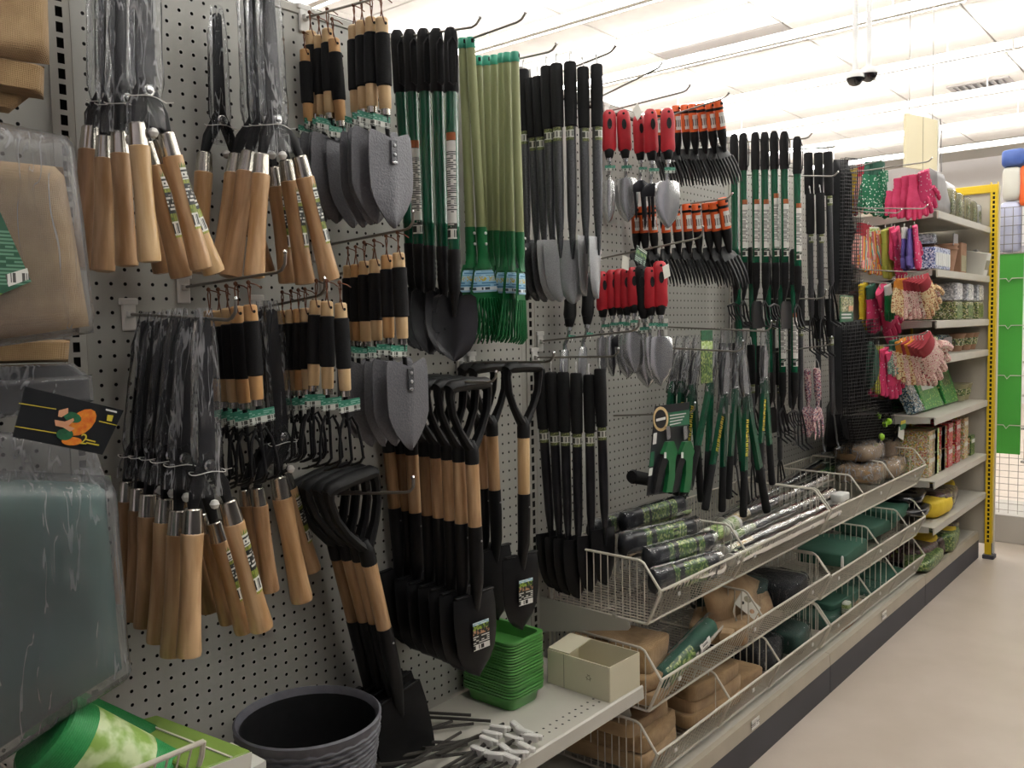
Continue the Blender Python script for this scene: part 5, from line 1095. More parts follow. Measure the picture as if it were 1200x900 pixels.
for k in range(3): part(t, 'print_ring', 'short_ring%d' % k, lambda b: b.lathe([(.0263, -L * (.2 + .22 * k)), (.0263, -L * (.2 + .22 * k) - .003)], 22, cap=False), 'card_green')
soft('film_pack', 'blue-tipped white film bundle at the end of the long rolls', 'pack', at(985, 582, -.33), (.10, .05, .035), 'ink_white', seed=3)

BG = 'burlap bags in the baskets'
zz = .37
soft('burlap_bag', 'folded burlap bag with open dark mouth in second basket, near end', 'bag', Vector((2.00, -.20, .475)), (.16, .26, .075), 'burlap', .2, .014, .22, seed=1, group=BG)
t = soft('burlap_bag', 'folded burlap bag under the dark-mouthed one in second basket', 'bag', Vector((2.02, -.22, .415)), (.20, .26, .05), 'burlap', -.1, .011, .2, seed=2, group=BG)
soft('burlap_bag', 'flat burlap bag at the floor of the second basket, near end', 'bag', Vector((2.03, -.21, .378)), (.22, .27, .035), 'burlap_pale', .1, .008, .2, seed=3, group=BG)
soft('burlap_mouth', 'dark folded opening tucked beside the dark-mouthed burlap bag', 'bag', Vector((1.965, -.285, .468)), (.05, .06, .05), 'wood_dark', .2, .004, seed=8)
Q = [(822, 690), (866, 672), (917, 690), (842, 772)]
P = [at(*q, -.24) for q in Q]; c = sum(P, Vector()) / 4
t = thing('burlap_bag', 'large slumped burlap bag with white hang tag, middle of second basket', 'bag', Matrix.Translation(c), BG)
mb = MB(); mb.quad_pillow([p - c for p in P], .11, 16, .012, 11, 5, back=Vector((.35, .8, .5)).normalized(), edge=.2); obj('body', mb.build('body', 60), 'burlap_pale', t)
fd = Vector((-.35, -.8, -.1)).normalized() * .075
q = [at(*k, -.24) - c + fd for k in ((852, 682), (874, 702), (866, 716), (843, 697))]
mb = MB(); mb.add(q + [p - fd * .03 for p in q], [(0, 1, 2, 3), (7, 6, 5, 4), (0, 4, 5, 1), (1, 5, 6, 2), (2, 6, 7, 3), (3, 7, 4, 0)]); hg = obj('hang_tag', mb.build('hang_tag', 0), 'card_white', t)
for (cx, cy, rx, ry, m_) in ((858, 692, 5, 3.5, 'print_grey'), (852, 696, 2, 2, 'black_plastic'), (863, 706, 3, 2.5, 'wood_red')):
    mb = MB(); mb.add([at(u, v, -.24) - c + fd * 1.02 for u, v in ellipse(cx, cy, rx, ry, 10, .6)], [tuple(range(10))]); obj('tag_print', mb.build('tag_print', 0), m_, hg)
cord(t, [at(u, v, -.24) - c + fd * 1.03 for u, v in ((843, 697), (841, 706), (845, 718), (853, 725), (863, 724), (868, 716), (870, 711))])
soft('burlap_bag', 'burlap bag corner beside the large slumped bag in second basket', 'bag', Vector((2.53, -.25, .395)), (.22, .18, .06), 'burlap', .4, .012, .25, seed=12, group=BG)
A, B = at(834, 732, -.33), at(768, 800, -.33); Lr = (A - B).length
t = pk('green patterned roll in clear film with barcode, slanting in second basket', A, B, .032, 'green_cloth', .9, 21, False, 'green film rolls')
sticker(t, 'barcode', 'label_bar', .030, -Lr * .42, -Lr * .24, 0, .0365)
sticker(t, 'leaf_label', 'photo_green', .05, -Lr * .92, -Lr * .5, 0, .0352, turn=-.3)
for i, (x, y, z, w_, d_, h_, wh) in enumerate([(2.36, -.21, .205, .30, .25, .045, 'lowest of the stack past the near divider'), (2.37, -.21, .245, .29, .25, .05, 'middle of the stack past the near divider'), (2.37, -.215, .288, .28, .24, .05, 'top of the stack past near divider, with cord'), (2.02, -.20, .205, .24, .26, .05, 'lowest of the near-end stack'), (2.02, -.20, .25, .23, .25, .05, 'second of the near-end stack'), (2.00, -.19, .292, .22, .24, .045, 'top of the near-end stack'), (2.58, -.24, .215, .16, .2, .06, 'single bag by the far divider')]):
    t = soft('burlap_bag', f'folded burlap bag in lowest basket, {wh}', 'bag', Vector((x, y, z)), (w_, d_, h_), 'burlap_pale' if i % 2 else 'burlap', R.uniform(-.15, .15), .011, .2, seed=20 + i, group=BG)
    if i in (2, 5): cord(t, [(-.09, -.09, h_ / 2 + .001), (-.05, -.07, h_ / 2 + .004), (.01, -.045, h_ / 2 + .005), (.05, -.01, h_ / 2 + .005), (.04, .04, h_ / 2 + .004), (-.02, .06, h_ / 2 + .004), (-.06, .05, h_ / 2 + .004)])
soft('dark_pack', 'dark green folded pack in the second basket behind the bag', 'pack', Vector((2.80, -.16, .42)), (.25, .22, .09), 'green_cloth_dark', .1, .006, seed=31, film='film_thin')
soft('dark_pack', 'black folded pack in the shade at the far end of second basket', 'pack', Vector((2.97, -.24, .41)), (.22, .2, .09), 'black_fabric', .1, .006, seed=32, film='film_thin')
soft('dark_pack', 'black net pack in the lowest basket between the dividers', 'pack', Vector((2.80, -.20, .23)), (.2, .24, .08), 'black_fabric', .1, .006, seed=33, film='film_thin')
soft('dark_pack', 'green film pack at the far end of the lowest middle basket', 'pack', Vector((3.00, -.22, .23)), (.18, .24, .08), 'green_cloth_dark', .1, .006, seed=34, film='film_thin')
soft('small_scrap', 'small pale cloth scrap beside the slanting green roll', 'fabric', at(852, 744, -.34), (.05, .04, .03), 'burlap_pale', .3, .004, seed=40)
# glove bay baskets
for i, (px, py, Y, d_, m_, wh) in enumerate([(1006, 528, -.20, (.26, .18, .075), 'burlap', 'upper at the near side'), (1030, 524, -.16, (.22, .18, .085), 'burlap_pale', 'upper behind the other'), (1010, 552, -.24, (.26, .17, .07), 'burlap', 'lower at the near side'), (1036, 546, -.22, (.24, .17, .075), 'burlap_pale', 'lower towards the end shelves')]):
    soft('brown_bundle', f'brown coco bundle in clear film, {wh}', 'pack', at(px, py, Y), d_, m_, .1, .012, .45, seed=50 + i, fr=14, group='brown coco bundles', film='film_heavy')
soft('dark_pack', 'dark green pack with white lettering behind the brown bundles', 'pack', at(975, 548, -.08), (.30, .06, .09), 'card_print', 0, .003, seed=57)
cush = [((976, 644), -.225, (.34, .20, .055), 'foremost and lowest in the second basket'), ((1012, 612), -.20, (.34, .20, .055), 'second basket, tilted on another'), ((1034, 598), -.225, (.30, .19, .05), 'second basket, towards the end shelves'), ((1000, 640), -.15, (.30, .2, .05), 'second basket, tucked under the tilted one'), ((960, 715), -.215, (.34, .19, .05), 'lowest basket, beside the bare divider'), ((965, 698), -.20, (.30, .2, .05), 'lowest basket, upper of the near pair'), ((1010, 688), -.215, (.30, .19, .05), 'lowest basket, middle'), ((1022, 672), -.20, (.28, .2, .05), 'lowest basket, on top towards the end shelves')]
for i, ((px, py), Y, d_, wh) in enumerate(cush):
    t = soft('garden_kneeler', f'dark green folded garden cover, {wh}', 'cover', at(px, py, Y), d_, 'green_cloth', .05 * (-1) ** i, .007, .18, seed=60 + i, tilt=.12 * (i % 2), group='green folded covers', film='film_thin' if i in (4, 6) else None)
t = soft('white_twist', 'short white tie hanging from the foremost green cover', 'tie', at(987, 660, -.34), (.018, .012, .06), 'white_plastic', .3, .002, .6, seed=70)
t = soft('brown_bundle', 'dark brown flat bundle beneath the covers in the lowest basket', 'pack', at(985, 722, -.26), (.5, .16, .03), 'wood_dark', .05, .004, seed=71)
soft('white_label_pack', 'small white-labelled clear pack between the lower covers', 'pack', at(992, 712, -.33), (.05, .03, .05), 'label_pale', .1, .002, seed=72, film='film_thin')
for i, (px, py, Y, d_, wh) in enumerate([(1058, 580, -.25, (.30, .2, .06), 'upper one of the pair above the wire divider'), (1064, 594, -.28, (.32, .2, .05), 'lower one of the pair above the wire divider'), (1066, 655, -.25, (.30, .2, .09), 'coiled at the basket end near the base')]):
    soft('black_hose_coil', f'black rubbery coil, {wh}', 'coil', at(px, py, Y), d_, 'black_gloss', .1, .005, .6, seed=80 + i, group='black coils')
t = soft('green_reel', 'black mesh bag slumped open with pale green lining at basket end', 'bag', at(1062, 535, -.22), (.18, .16, .20), 'black_fabric', .3, .012, .6, seed=90)
mb = MB(); mb.soft((.10, .02, .12), 10, .6, .006, 12, 3, c=(.02, -.085, -.02)); obj('lining', mb.build('lining', 60), 'photo_green', t)
for i, (px, py, Y) in enumerate([(1029, 488, -.24), (1037, 497, -.26), (1033, 512, -.28), (1064, 481, -.26), (1063, 493, -.28), (1041, 494, -.27)]):
    p = at(px, py, Y); t = thing('netting_clip', f'lime green round knob on black stakes, {ORD[i]} counted from the black netting', 'knob', Matrix.Translation(p), 'lime green stake knobs')
    part(t, 'knob', 'clip_knob', lambda b: b.lathe([(0, -.012), (.012, -.010), (.0165, -.002), (.0165, .004), (.010, .011), (0, .012)], 14), 'lime_knob' if 'lime_knob' in MATS else pm('lime_knob', '#86b52a', '#93c233', rough=.4), RX(math.pi / 2) @ RY(.3 * i))
    part(t, 'stake', 'clip_stake', lambda b: b.tube([(0, 0.0, 0), (-.05, .05, -.10)], .006, 6), 'black_plastic')
t = thing('plastic_header', 'white and yellow-green card fixed on the slumped black bag', 'card', Matrix.Translation(at(1056, 508, -.30)))
part(t, 'card', 'ph_card', lambda b: b.rbox((0, 0, 0), (.085, .003, .05), .001), 'card_white', RY(.3)); part(t, 'green_stripe', 'ph_green', lambda b: b.rbox((.02, -.003, .03), (.075, .003, .025), .001), 'green_plastic'); part(t, 'yellow_stripe', 'ph_yellow', lambda b: b.rbox((.02, -.003, .052), (.07, .003, .016), .001), 'ink_yellow')

# ---- cards hanging in the lopper zone
c = at(785, 528, -.27)
t = thing('pruner_set', 'green and black pruners, two on a dark card with round cream badge', 'pruner set', Matrix.Translation(c) @ RY(.04))
def cpx(px, py, dy=0.): return RY(-.04) @ (at(px, py, -.27 - dy) - c)
def flat(name, pts, m_, dy=0., th=.0015, par=None):
    q = [cpx(*p, dy) for p in pts]; n = len(q); mb = MB(); mb.add(q + [p + Vector((0, th, 0)) for p in q], [tuple(range(n)), tuple(range(2 * n - 1, n - 1, -1))] + [(i, n + i, n + (i + 1) % n, (i + 1) % n) for i in range(n)]); return obj(name, mb.build(name, 0), m_, par or t)
flat('backing_card', [(768, 476), (808, 471), (806, 520), (812, 574), (758, 581)], 'card_black')
flat('green_panel', [(783, 484), (808, 480), (808, 497), (783, 501)], 'card_green', .001)
flat('badge', ellipse(774.5, 491, 9, 14.5, 20), 'cream_ring', .002); flat('badge_face', ellipse(774.5, 491, 6.6, 11, 20), 'black_plastic', .0034); flat('badge_name', [(769, 491), (780, 488.5), (780, 491.5), (769, 494)], 'ink_white', .005, .0005)
for k in range(4): flat('print_line', [(785, 486.5 + 3.6 * k), (804 - 2 * k, 483.8 + 3.6 * k), (804 - 2 * k, 485 + 3.6 * k), (785, 487.8 + 3.6 * k)], 'ink_white', .0026, .0004)
flat('print_column', [(763, 530), (767, 529), (766, 546), (761, 547)], 'card_green', .002); flat('print_column', [(766, 508), (770, 507), (769, 520), (765, 521)], 'ink_white', .002, .0004); flat('print_column', [(761, 549), (765, 548), (764, 557), (760, 558)], 'ink_white', .002, .0004)
for k, dx in enumerate((0, 20)):
    pr_ = flat('pruner_blade', [(781 + dx, 500), (785 + dx, 499), (786 + dx, 513), (782 + dx, 516)], 'stainless', .008, .004)
    flat('pruner_hook', [(786 + dx, 500), (789 + dx, 505), (787 + dx, 512), (784 + dx, 515)], 'blade_dark', .006, .004)
    flat('green_handle', [(783 + dx, 518), (790 + dx, 517), (794 + dx, 529), (792 + dx, 536), (791 + dx, 560), (788 + dx, 577), (781 + dx, 577), (784 + dx, 555), (784 + dx, 540), (778 + dx, 532)], 'green_plastic', .012, .012)
    flat('black_handle', [(778 + dx, 533), (783 + dx, 540), (778 + dx, 556), (773 + dx, 576), (767 + dx, 579), (772 + dx, 552)], 'foam', .010, .012)
    flat('handle_mark', [(778.5 + dx, 530), (781 + dx, 530), (781 + dx, 537), (778.5 + dx, 537)], 'ink_white', .0135, .0006)
c = at(828, 418, -.24)
t = thing('garden_card', 'bright green photo card hung among the loppers', 'card', Matrix.Translation(c))
part(t, 'card', 'gcard', lambda b: b.rbox((0, 0, 0), (.075, .002, .165), .002), 'photo_green')
part(t, 'title_band', 'gcard_band', lambda b: b.rbox((0, -.0016, .035), (.074, .001, .026), .0004), 'photo_lime'); part(t, 'top_band', 'gcard_top', lambda b: b.rbox((0, -.0016, .067), (.074, .001, .03), .0004), 'leaf_print')
for i, (px, py, a, m_, wh) in enumerate([(747, 131, .8, 'card_white', 'blank white tag turned on its corner over the upper red tools'), (733, 308, .15, 'card_white', 'pale blank tag standing over the lower red tools'), (781, 318, -.3, 'card_white', 'pinkish blank tag at the end of the lower red tools')]):
    o = obj('hang_tag', mesh('plain_tag', lambda b: b.rbox((0, 0, 0), (.036, .001, .036), .0004)), m_, None, Matrix.Translation(at(px, py, -.19 - .04 * i)) @ RY(a)); tag(o, wh, 'tag')
o = obj('hang_tag', mesh('green_tag', lambda b: b.rbox((0, 0, 0), (.055, .001, .045), .0004)), 'card_print', None, Matrix.Translation(at(751, 300, -.25)) @ RY(.3)); tag(o, 'dark green printed tag tilted above the lower red tools', 'tag')
t = thing('black_tube', 'short black capped tube poking out of the board below the pruner card', 'tube', Matrix.Translation(at(741, 560, -.10)))
part(t, 'tube', 'bt_tube', lambda b: b.tube([(0, 0, .004), (.06, -.02, -.012), (.12, -.04, -.03)], [.021, .020, .020], 14), 'foam'); part(t, 'cap', 'bt_cap', lambda b: b.tube([(-.006, 0, .005), (.004, 0, .003)], [.018, .0225], 14), 'black_plastic')

# ---- black netting packs
def netting(label, Q, Y, th, head=True):
    P = [at(*q, Y) for q in Q]; c = sum(P, Vector()) / 4; t = thing('netting_pack', label, 'netting', Matrix.Translation(c), 'black netting packs'); P = [p - c for p in P]
    mb = MB(); mb.quad_pillow(P, th, 8, .004, 12, 2); obj('folded_net', mb.build('folded_net', 60), 'black_fabric', t)
    mb = MB(); w = (P[1] - P[0]).length; h = (P[3] - P[0]).length; nu, nv = int(w / .014), int(h / .014)
    for f_, off in ((-1, -th * .62), (-1, -th * .95)):
        for i in range(nu + 1):
            u = i / nu * 1.16 - .04; mb.tube([P[0].lerp(P[1], u) + Vector((.004 * math.sin(k * 2 + i), off, 0)) + (P[3] - P[0]) * (k / 6) for k in range(7)], .0012, 3, False)
        for k in range(nv + 1): mb.tube([P[0].lerp(P[3], k / nv) + Vector((-.01, off, 0)), P[1].lerp(P[2], k / nv) + Vector((.03, off, 0))], .0012, 3, False)
    o = obj('net_strand', mb.build('net_strand'), 'black_plastic', t); o['kind'] = 'stuff'; return t, c
netting('black plastic netting pack, upper one beside the gloves', [(977, 187), (994, 187), (994, 345), (975, 345)], -.26, .05)
t, c = netting('black plastic netting pack with photo card, lower one beside the gloves', [(977, 378), (1010, 374), (1012, 482), (978, 486)], -.28, .06)
k = at(992, 362, -.315)
t = thing('netting_card', 'green photo header card of the lower netting pack', 'card', Matrix.Translation(k))
part(t, 'card', 'nc_card', lambda b: b.rbox((0, 0, 0), (.150, .003, .105), .002), 'leaf_print'); part(t, 'photo', 'nc_photo', lambda b: b.rbox((0, -.002, .018), (.146, .001, .06), .0004), 'photo_mix'); part(t, 'hand_picture', 'nc_hand', lambda b: b.rbox((.04, -.003, .002), (.05, .001, .02), .0004), 'skin_print')
for q in range(2): part(t, 'print_line', 'nc_line', lambda b: b.box((-.01, -.003, -.022), (.11, .001, .006)), 'ink_white', T(0, 0, -.013 * q), 0)
k = at(1018, 428, -.29); t = thing('watering_disc', 'dark green round disc pack half behind the lower netting', 'pack', Matrix.Translation(k))
part(t, 'disc', 'disc_body', lambda b: b.lathe([(0, -.02), (.085, -.018), (.102, -.006), (.102, .006), (.085, .018), (0, .02)], 28), 'green_cloth', RX(math.pi / 2)); part(t, 'rim', 'disc_rim', lambda b: b.tube([(.104 * math.cos(a), 0, .104 * math.sin(a)) for a in [q * math.tau / 28 for q in range(29)]], .005, 6, False), 'black_plastic')
t, c = netting('black plastic netting pack behind the lime knobs, lowest of the three', [(985, 486), (1030, 484), (1034, 512), (990, 516)], -.22, .05)

t, c = netting('black netting mass bunched low between flowered tools and brown bundles', [(972, 470), (1040, 468), (1046, 520), (968, 530)], -.12, .10)
# ---- garden gloves
def glove_mesh(b):
    def fl(z, w_, d_, x=0, y=0): return [(x + 1.2 * w_ * math.cos(a), y + d_ * math.sin(a), z) for a in [k * math.tau / 12 for k in range(12)]]
    b.loft([fl(-.06, .036, .012), fl(-.085, .034, .013), (fl(-.11, .040, .015)), fl(-.14, .044, .015), fl(-.165, .043, .013), fl(-.172, .040, .009)])
    for x, L in ((-.040, .055), (-.0135, .070), (.0135, .066), (.039, .048)):
        b.tube([(x, 0, -.160), (x * 1.05, -.003, -.165 - L * .5), (x * 1.12, -.004, -.165 - L * .92), (x * 1.12, -.003, -.165 - L)], [.0138, .0138, .0118, .006], 8)
    b.tube([(.040, -.003, -.10), (.060, -.008, -.135), (.066, -.012, -.165), (.065, -.012, -.178)], [.014, .0125, .0108, .005], 8)
def cuff_mesh(b):
    rows = []
    for i in range(7): rows.append([((.034 + .002 * (i % 2)) * math.cos(a), (.0125 + .0012 * (i % 2)) * math.sin(a), -.002 - i * .0105) for a in [k * math.tau / 14 for k in range(14)]])
    b.loft(rows)
dots('gl_green', '#1d6a49', '#c9d2c6', 90, .28); dots('gl_pinkdot', '#c43563', '#c9b2b4', 60, .22); dots('gl_floral_a', '#d8c79c', '#7a3a34', 95, .3, .85, '#c9986a'); dots('gl_floral_b', '#d9b0aa', '#a33a4a', 95, .3, .85, '#e3d7c4'); dots('gl_floral_c', '#cdbfae', '#57473f', 95, .3, .85, '#b86a6a'); dots('gl_teal', '#5d7f74', '#2d3d38', 95, .3, .85, '#b9c2ae')
stripes('gl_stripe', ['#d98a76', '#d9a63c', '#c9503f', '#5fa59a', '#d8cfae', '#cc6a74'], 34)
pm('gl_pink', '#c8345e', '#d44570', rough=.7, scale=(30, 30, 30)); pm('gl_yellow', '#d2b322', '#dcc037', rough=.7, scale=(40, 40, 40)); pm('gl_red', '#a8263a', '#b63046', rough=.7); pm('gl_salmon', '#cf8f86', '#d9a096', rough=.7); pm('gl_purple', '#4d3f80', '#5b4b90', rough=.7); pm('gl_olive', '#9a9a3a', '#a9a848', rough=.7); pm('gl_orange', '#c77a24', '#d28a33', rough=.75); pm('gl_white', '#d6d3cf', rough=.7); pm('gl_crim', '#8f2530', '#9c2e38', rough=.75)
GN = 'garden gloves on hooks'
def glove(label, a, b, Y, m_, cuff=None, yaw=0., card=None):
    Y = max(-.50, min(-.06, atx(a[0], a[1], 4.08).y + .02)); A = at(*a, Y); B = at(*b, Y); yaw = .25 - yaw * 1.1; t = thing('garden_glove', label, 'glove', frame(A, B, .235, yaw), GN)
    part(t, 'hand', 'glove_hand', glove_mesh, m_); part(t, 'cuff', 'glove_cuff', cuff_mesh, cuff or m_)
    part(t, 'hanger', 'glove_hanger', lambda b: b.tube([(0, 0, -.006), (0, .001, .012), (.004, 0, .018)], .0016, 5), 'white_plastic')
    if card: part(t, 'card', 'glove_card_' + card, lambda b: b.rbox((0, -.016, -.018), (.06, .002, .05), .001), card)
    return t
top = [((1002, 197), (1004, 250), -.20, 'gl_yellow', 'gl_yellow', 'yellow glove over the black netting', 1.0), ((998, 200), (999, 254), -.16, 'gl_red', 'gl_red', 'dark red glove edge behind the yellow one', .9), ((1014, 192), (1014, 250), -.18, 'gl_salmon', 'gl_red', 'salmon glove with red cuff', 1.1),
       ((1022, 190), (1018, 252), -.22, 'gl_green', 'green_cloth', 'green spotted glove, wall side', .9), ((1029, 189), (1028, 254), -.25, 'gl_green', 'green_cloth', 'green spotted glove, middle', .7), ((1035, 200), (1038, 256), -.28, 'gl_green', 'gl_green', 'green spotted glove, aisle side', .5),
       ((1046, 212), (1047, 255), -.20, 'gl_pink', 'gl_white', 'pink glove with white cuff, wall side', 1.1), ((1054, 208), (1056, 256), -.24, 'gl_pink', 'gl_pink', 'plain pink glove, second of the pink row', 1.0), ((1064, 205), (1067, 257), -.28, 'gl_pink', 'gl_pink', 'plain pink glove, wide at the front of the row', 1.05), ((1072, 204), (1074, 258), -.30, 'gl_pink', 'gl_pink', 'plain pink glove, fourth of the pink row', .9), ((1082, 200), (1088, 252), -.32, 'gl_pinkdot', 'gl_pinkdot', 'pink dotted glove at the end of the top row', .8)]
for a, b, Y, m_, cf, wh, yw in top: glove(f'{wh}, top glove row', a, b, Y, m_, cf, yw)
mid = [((1012, 262), (1007, 316), -.20, 'gl_salmon', 'gl_crim', 'salmon glove with crimson cuff'), ((1017, 264), (1014, 318), -.22, 'gl_stripe', 'gl_crim', 'striped glove, wall side'), ((1022, 268), (1022, 322), -.25, 'gl_stripe', 'gl_stripe', 'striped glove under a printed card'), ((1027, 270), (1030, 322), -.27, 'gl_stripe', 'gl_stripe', 'striped glove, third of the fan'), ((1032, 272), (1038, 322), -.29, 'gl_stripe', 'gl_stripe', 'striped glove, aisle side of the fan'),
       ((1038, 268), (1044, 326), -.22, 'gl_olive', 'gl_olive', 'olive glove'), ((1045, 266), (1048, 305), -.24, 'gl_pink', 'gl_pink', 'hot pink glove, wall side of a pair'), ((1049, 268), (1058, 326), -.29, 'gl_pinkdot', 'gl_pink', 'hot pink glove slanting outward'), ((1060, 266), (1061, 318), -.25, 'gl_purple', 'gl_white', 'purple glove with white cuff'), ((1067, 268), (1066, 316), -.28, 'gl_purple', 'gl_purple', 'purple glove beside pink edge'), ((1072, 264), (1076, 316), -.31, 'gl_pinkdot', 'gl_pinkdot', 'pink dotted glove ending the row')]
for i, (a, b, Y, m_, cf, wh) in enumerate(mid): glove(f'{wh}, second glove row', a, b, Y, m_, cf, .9 - .08 * i, 'label_pale' if i == 2 else None)
lowg = [((1011, 332), (1017, 386), -.26, 'gl_yellow', 'gl_yellow', 'yellow glove with white clip'), ((1020, 334), (1026, 390), -.24, 'gl_pinkdot', 'green_cloth', 'pink-green glove behind the yellow one'), ((1032, 338), (1050, 394), -.29, 'gl_pinkdot', 'gl_pink', 'bright pink glove slanting across, third row'), ((1040, 334), (1044, 376), -.22, 'green_plastic', 'gl_white', 'plain green glove, third row'),
        ((1030, 404), (1030, 462), -.24, 'gl_olive', 'gl_olive', 'olive patterned glove, fourth row'), ((1036, 408), (1040, 464), -.27, 'gl_pinkdot', 'gl_pink', 'bright pink glove, fourth row, wall side'), ((1043, 410), (1051, 465), -.30, 'gl_pinkdot', 'gl_pink', 'bright pink glove, fourth row, aisle side'), ((1025, 420), (1024, 466), -.21, 'gl_pink', 'gl_pink', 'pink glove edge behind the netting, fourth row')]
for i, (a, b, Y, m_, cf, wh) in enumerate(lowg): glove(wh + ' of gloves', a, b, Y, m_, cf, .5)
fan1 = ['gl_floral_a', 'gl_floral_a', 'gl_floral_a', 'gl_floral_b', 'gl_floral_c', 'gl_floral_b', 'gl_floral_b', 'gl_floral_c', 'gl_floral_a']
cf1 = ['gl_orange', 'gl_orange', 'gl_orange', 'gl_crim', 'gl_crim', 'gl_crim', 'gl_crim', 'gl_crim', 'gl_crim']
for i in range(9):
    glove(f'floral cotton glove with {"orange" if i < 3 else "crimson"} cuff, {ORD[i]} from wall in the upper fan', (1053 + 3.6 * i, 326 - (i - 4) ** 2 * .0), (1053 + 5.2 * i, 374 - abs(i - 3) * 1.6), -.20 - .016 * i, fan1[i], cf1[i], .8)
fan2 = ['gl_teal', 'gl_floral_c', 'gl_floral_a', 'gl_floral_a', 'gl_floral_b', 'gl_floral_a', 'gl_floral_b', 'gl_floral_b', 'gl_floral_c', 'gl_floral_b']
cf2 = ['green_cloth', 'green_cloth', 'gl_orange', 'gl_orange', 'gl_crim', 'gl_orange', 'gl_crim', 'gl_crim', 'gl_crim', 'gl_crim']
for i in range(10):
    glove(f'floral cotton glove with {dict(green_cloth="green", gl_orange="orange", gl_crim="crimson")[cf2[i]]} cuff, {ORD[i]} from wall in the lower fan', (1047 + 3.9 * i, 398), (1049 + 6.0 * i, 447 - abs(i - 4) * 1.8), -.20 - .015 * i, fan2[i], cf2[i], .8)
for i, (px, py) in enumerate([(1088, 336), (1089, 404)]):
    o = obj('price_flag', mesh('price_flag', lambda b: b.rbox((0, 0, 0), (.07, .002, .022), .001)), 'ink_yellow', None, Matrix.Translation(at(px, py, -.37)) @ RY(.55)); tag(o, f'slanting pale yellow tag at the {"upper" if i == 0 else "lower"} floral glove fan', 'tag')
for i, (px0, py0, px1, py1) in enumerate([(998, 190, 1040, 186), (1030, 200, 1085, 190), (1010, 258, 1050, 256), (1035, 262, 1080, 262), (1045, 322, 1082, 322), (1040, 395, 1080, 392), (1005, 330, 1042, 332), (1022, 404, 1050, 404)]):
    hook((px0, py0), (px1, py1), f'in the glove bay, {ORD[i]} hook counting down from the top', X=4.0, plate=False, up=.012)
# ================================================================ END BAY SHELVES
def put(px, Y, z_): p = at(px, 300, -.41 if px > 1099 else Y); return Vector((max(4.50, min(p.x, 5.40)), Y, z_))
SHZ = [1.875, 1.605, 1.365, 1.195, .910, .605, .385]
XL, XR = 4.375, 5.445
for i, z in enumerate(SHZ):
    t = thing('shelf', f'grey steel shelf of the end bay, {ORD[i]} from the top', 'shelf', T(0, 0, z), 'end bay shelves')
    part(t, 'deck', 'es_deck', lambda b: b.box(((XL + XR) / 2, -.21, -.004), (XR - XL, .41, .004)), 'shelf_grey', None, 0)
    part(t, 'front_lip', 'es_lip', lambda b: b.loft([[(x, -.414, -.002), (x, -.424, -.004), (x, -.424, -.036), (x, -.418, -.040), (x, -.416, -.006)] for x in (XL, XR)]), 'shelf_grey', None, 20)
    part(t, 'side_bracket', 'es_side', lambda b: b.loft([[(XL + dx, y, zz) for y, zz in ((0, -.002), (-.40, -.002), (-.40, -.032), (0, -.06))] for dx in (.001, .003)]), 'bracket', None, 20)
def prod(name, label, cat, p, d, m_, rz=0., parts=(), group=None, r=.003, tilt=0.):
    t = thing(name, label, cat, Matrix.Translation(p) @ RZ(rz) @ RX(tilt), group)
    mb = MB(); mb.rbox((0, 0, d[2] / 2), d, r); obj('body', mb.build('body'), m_, t)
    for nm, c_, dd, mm in parts:
        mb = MB(); mb.box(c_, dd); obj(nm, mb.build(nm, 0), mm, t)
    return t
def front(d, m_, z0=.15, z1=.85, nm='front_label', w=.9): return (nm, (0, -d[1] / 2 - .0008, d[2] * (z0 + z1) / 2), (d[0] * w, .0012, d[2] * (z1 - z0)), m_)
def side(d, m_, z0=.1, z1=.9, nm='side_label', w=.9): return (nm, (-d[0] / 2 - .0008, 0, d[2] * (z0 + z1) / 2), (.0012, d[1] * w, d[2] * (z1 - z0)), m_)
pm('kraft', '#8d6a52', '#9c7860', rough=.85, scale=(18, 18, 18), detail=5, bmp=.3)
pm('kraft_dark', '#6a4e3e', '#775a48', rough=.9, scale=(18, 18, 18), bmp=.3)
pm('peat', '#8a8466', '#999273', rough=.6, scale=(14, 14, 14))
pm('slate_bag', '#6d6a6a', '#83807f', rough=.45, scale=(12, 12, 12), detail=5)
pm('white_bag', '#d5d3d3', '#c4c2c3', rough=.35, scale=(9, 9, 9), detail=4)
pm('brown_box', '#5a3f3a', '#664942', rough=.6)
pattern('blue_print', (165, 165, 165), [(0, '#3b4a7a'), (.4, '#c9cfdd'), (.7, '#8fa0c9'), (.88, '#e2e4ea')], rough=.3)
pattern('red_print', (180, 180, 180), [(0, '#a51f2b'), (.62, '#c23440'), (.82, '#d9cfc2'), (.93, '#3f6a35')], rough=.35)
pattern('mixed_print', (180, 180, 180), [(0, '#b9a98f'), (.3, '#d9d2c4'), (.5, '#7f9a5c'), (.68, '#b0645a'), (.84, '#d9b24a')], rough=.35)
pattern('green_print', (135, 135, 135), [(0, '#2f7a3c'), (.5, '#3f8f46'), (.8, '#58a34f'), (.92, '#c3cf7a')], rough=.3)
pattern('kit_print', (150, 150, 150), [(0, '#3f5a6a'), (.35, '#7f97a3'), (.6, '#b9c3c4'), (.78, '#33454a'), (.9, '#a79f86')], rough=.2)
pattern('foil', (120, 120, 160), [(0, '#b9bcc0'), (.4, '#e6e7ea'), (.75, '#8f9499')], rough=.12)
pattern('soil_bag', (70, 70, 70), [(0, '#3b2c28'), (.45, '#51403a'), (.75, '#6b4c54'), (.9, '#8f8f55')], rough=.3)
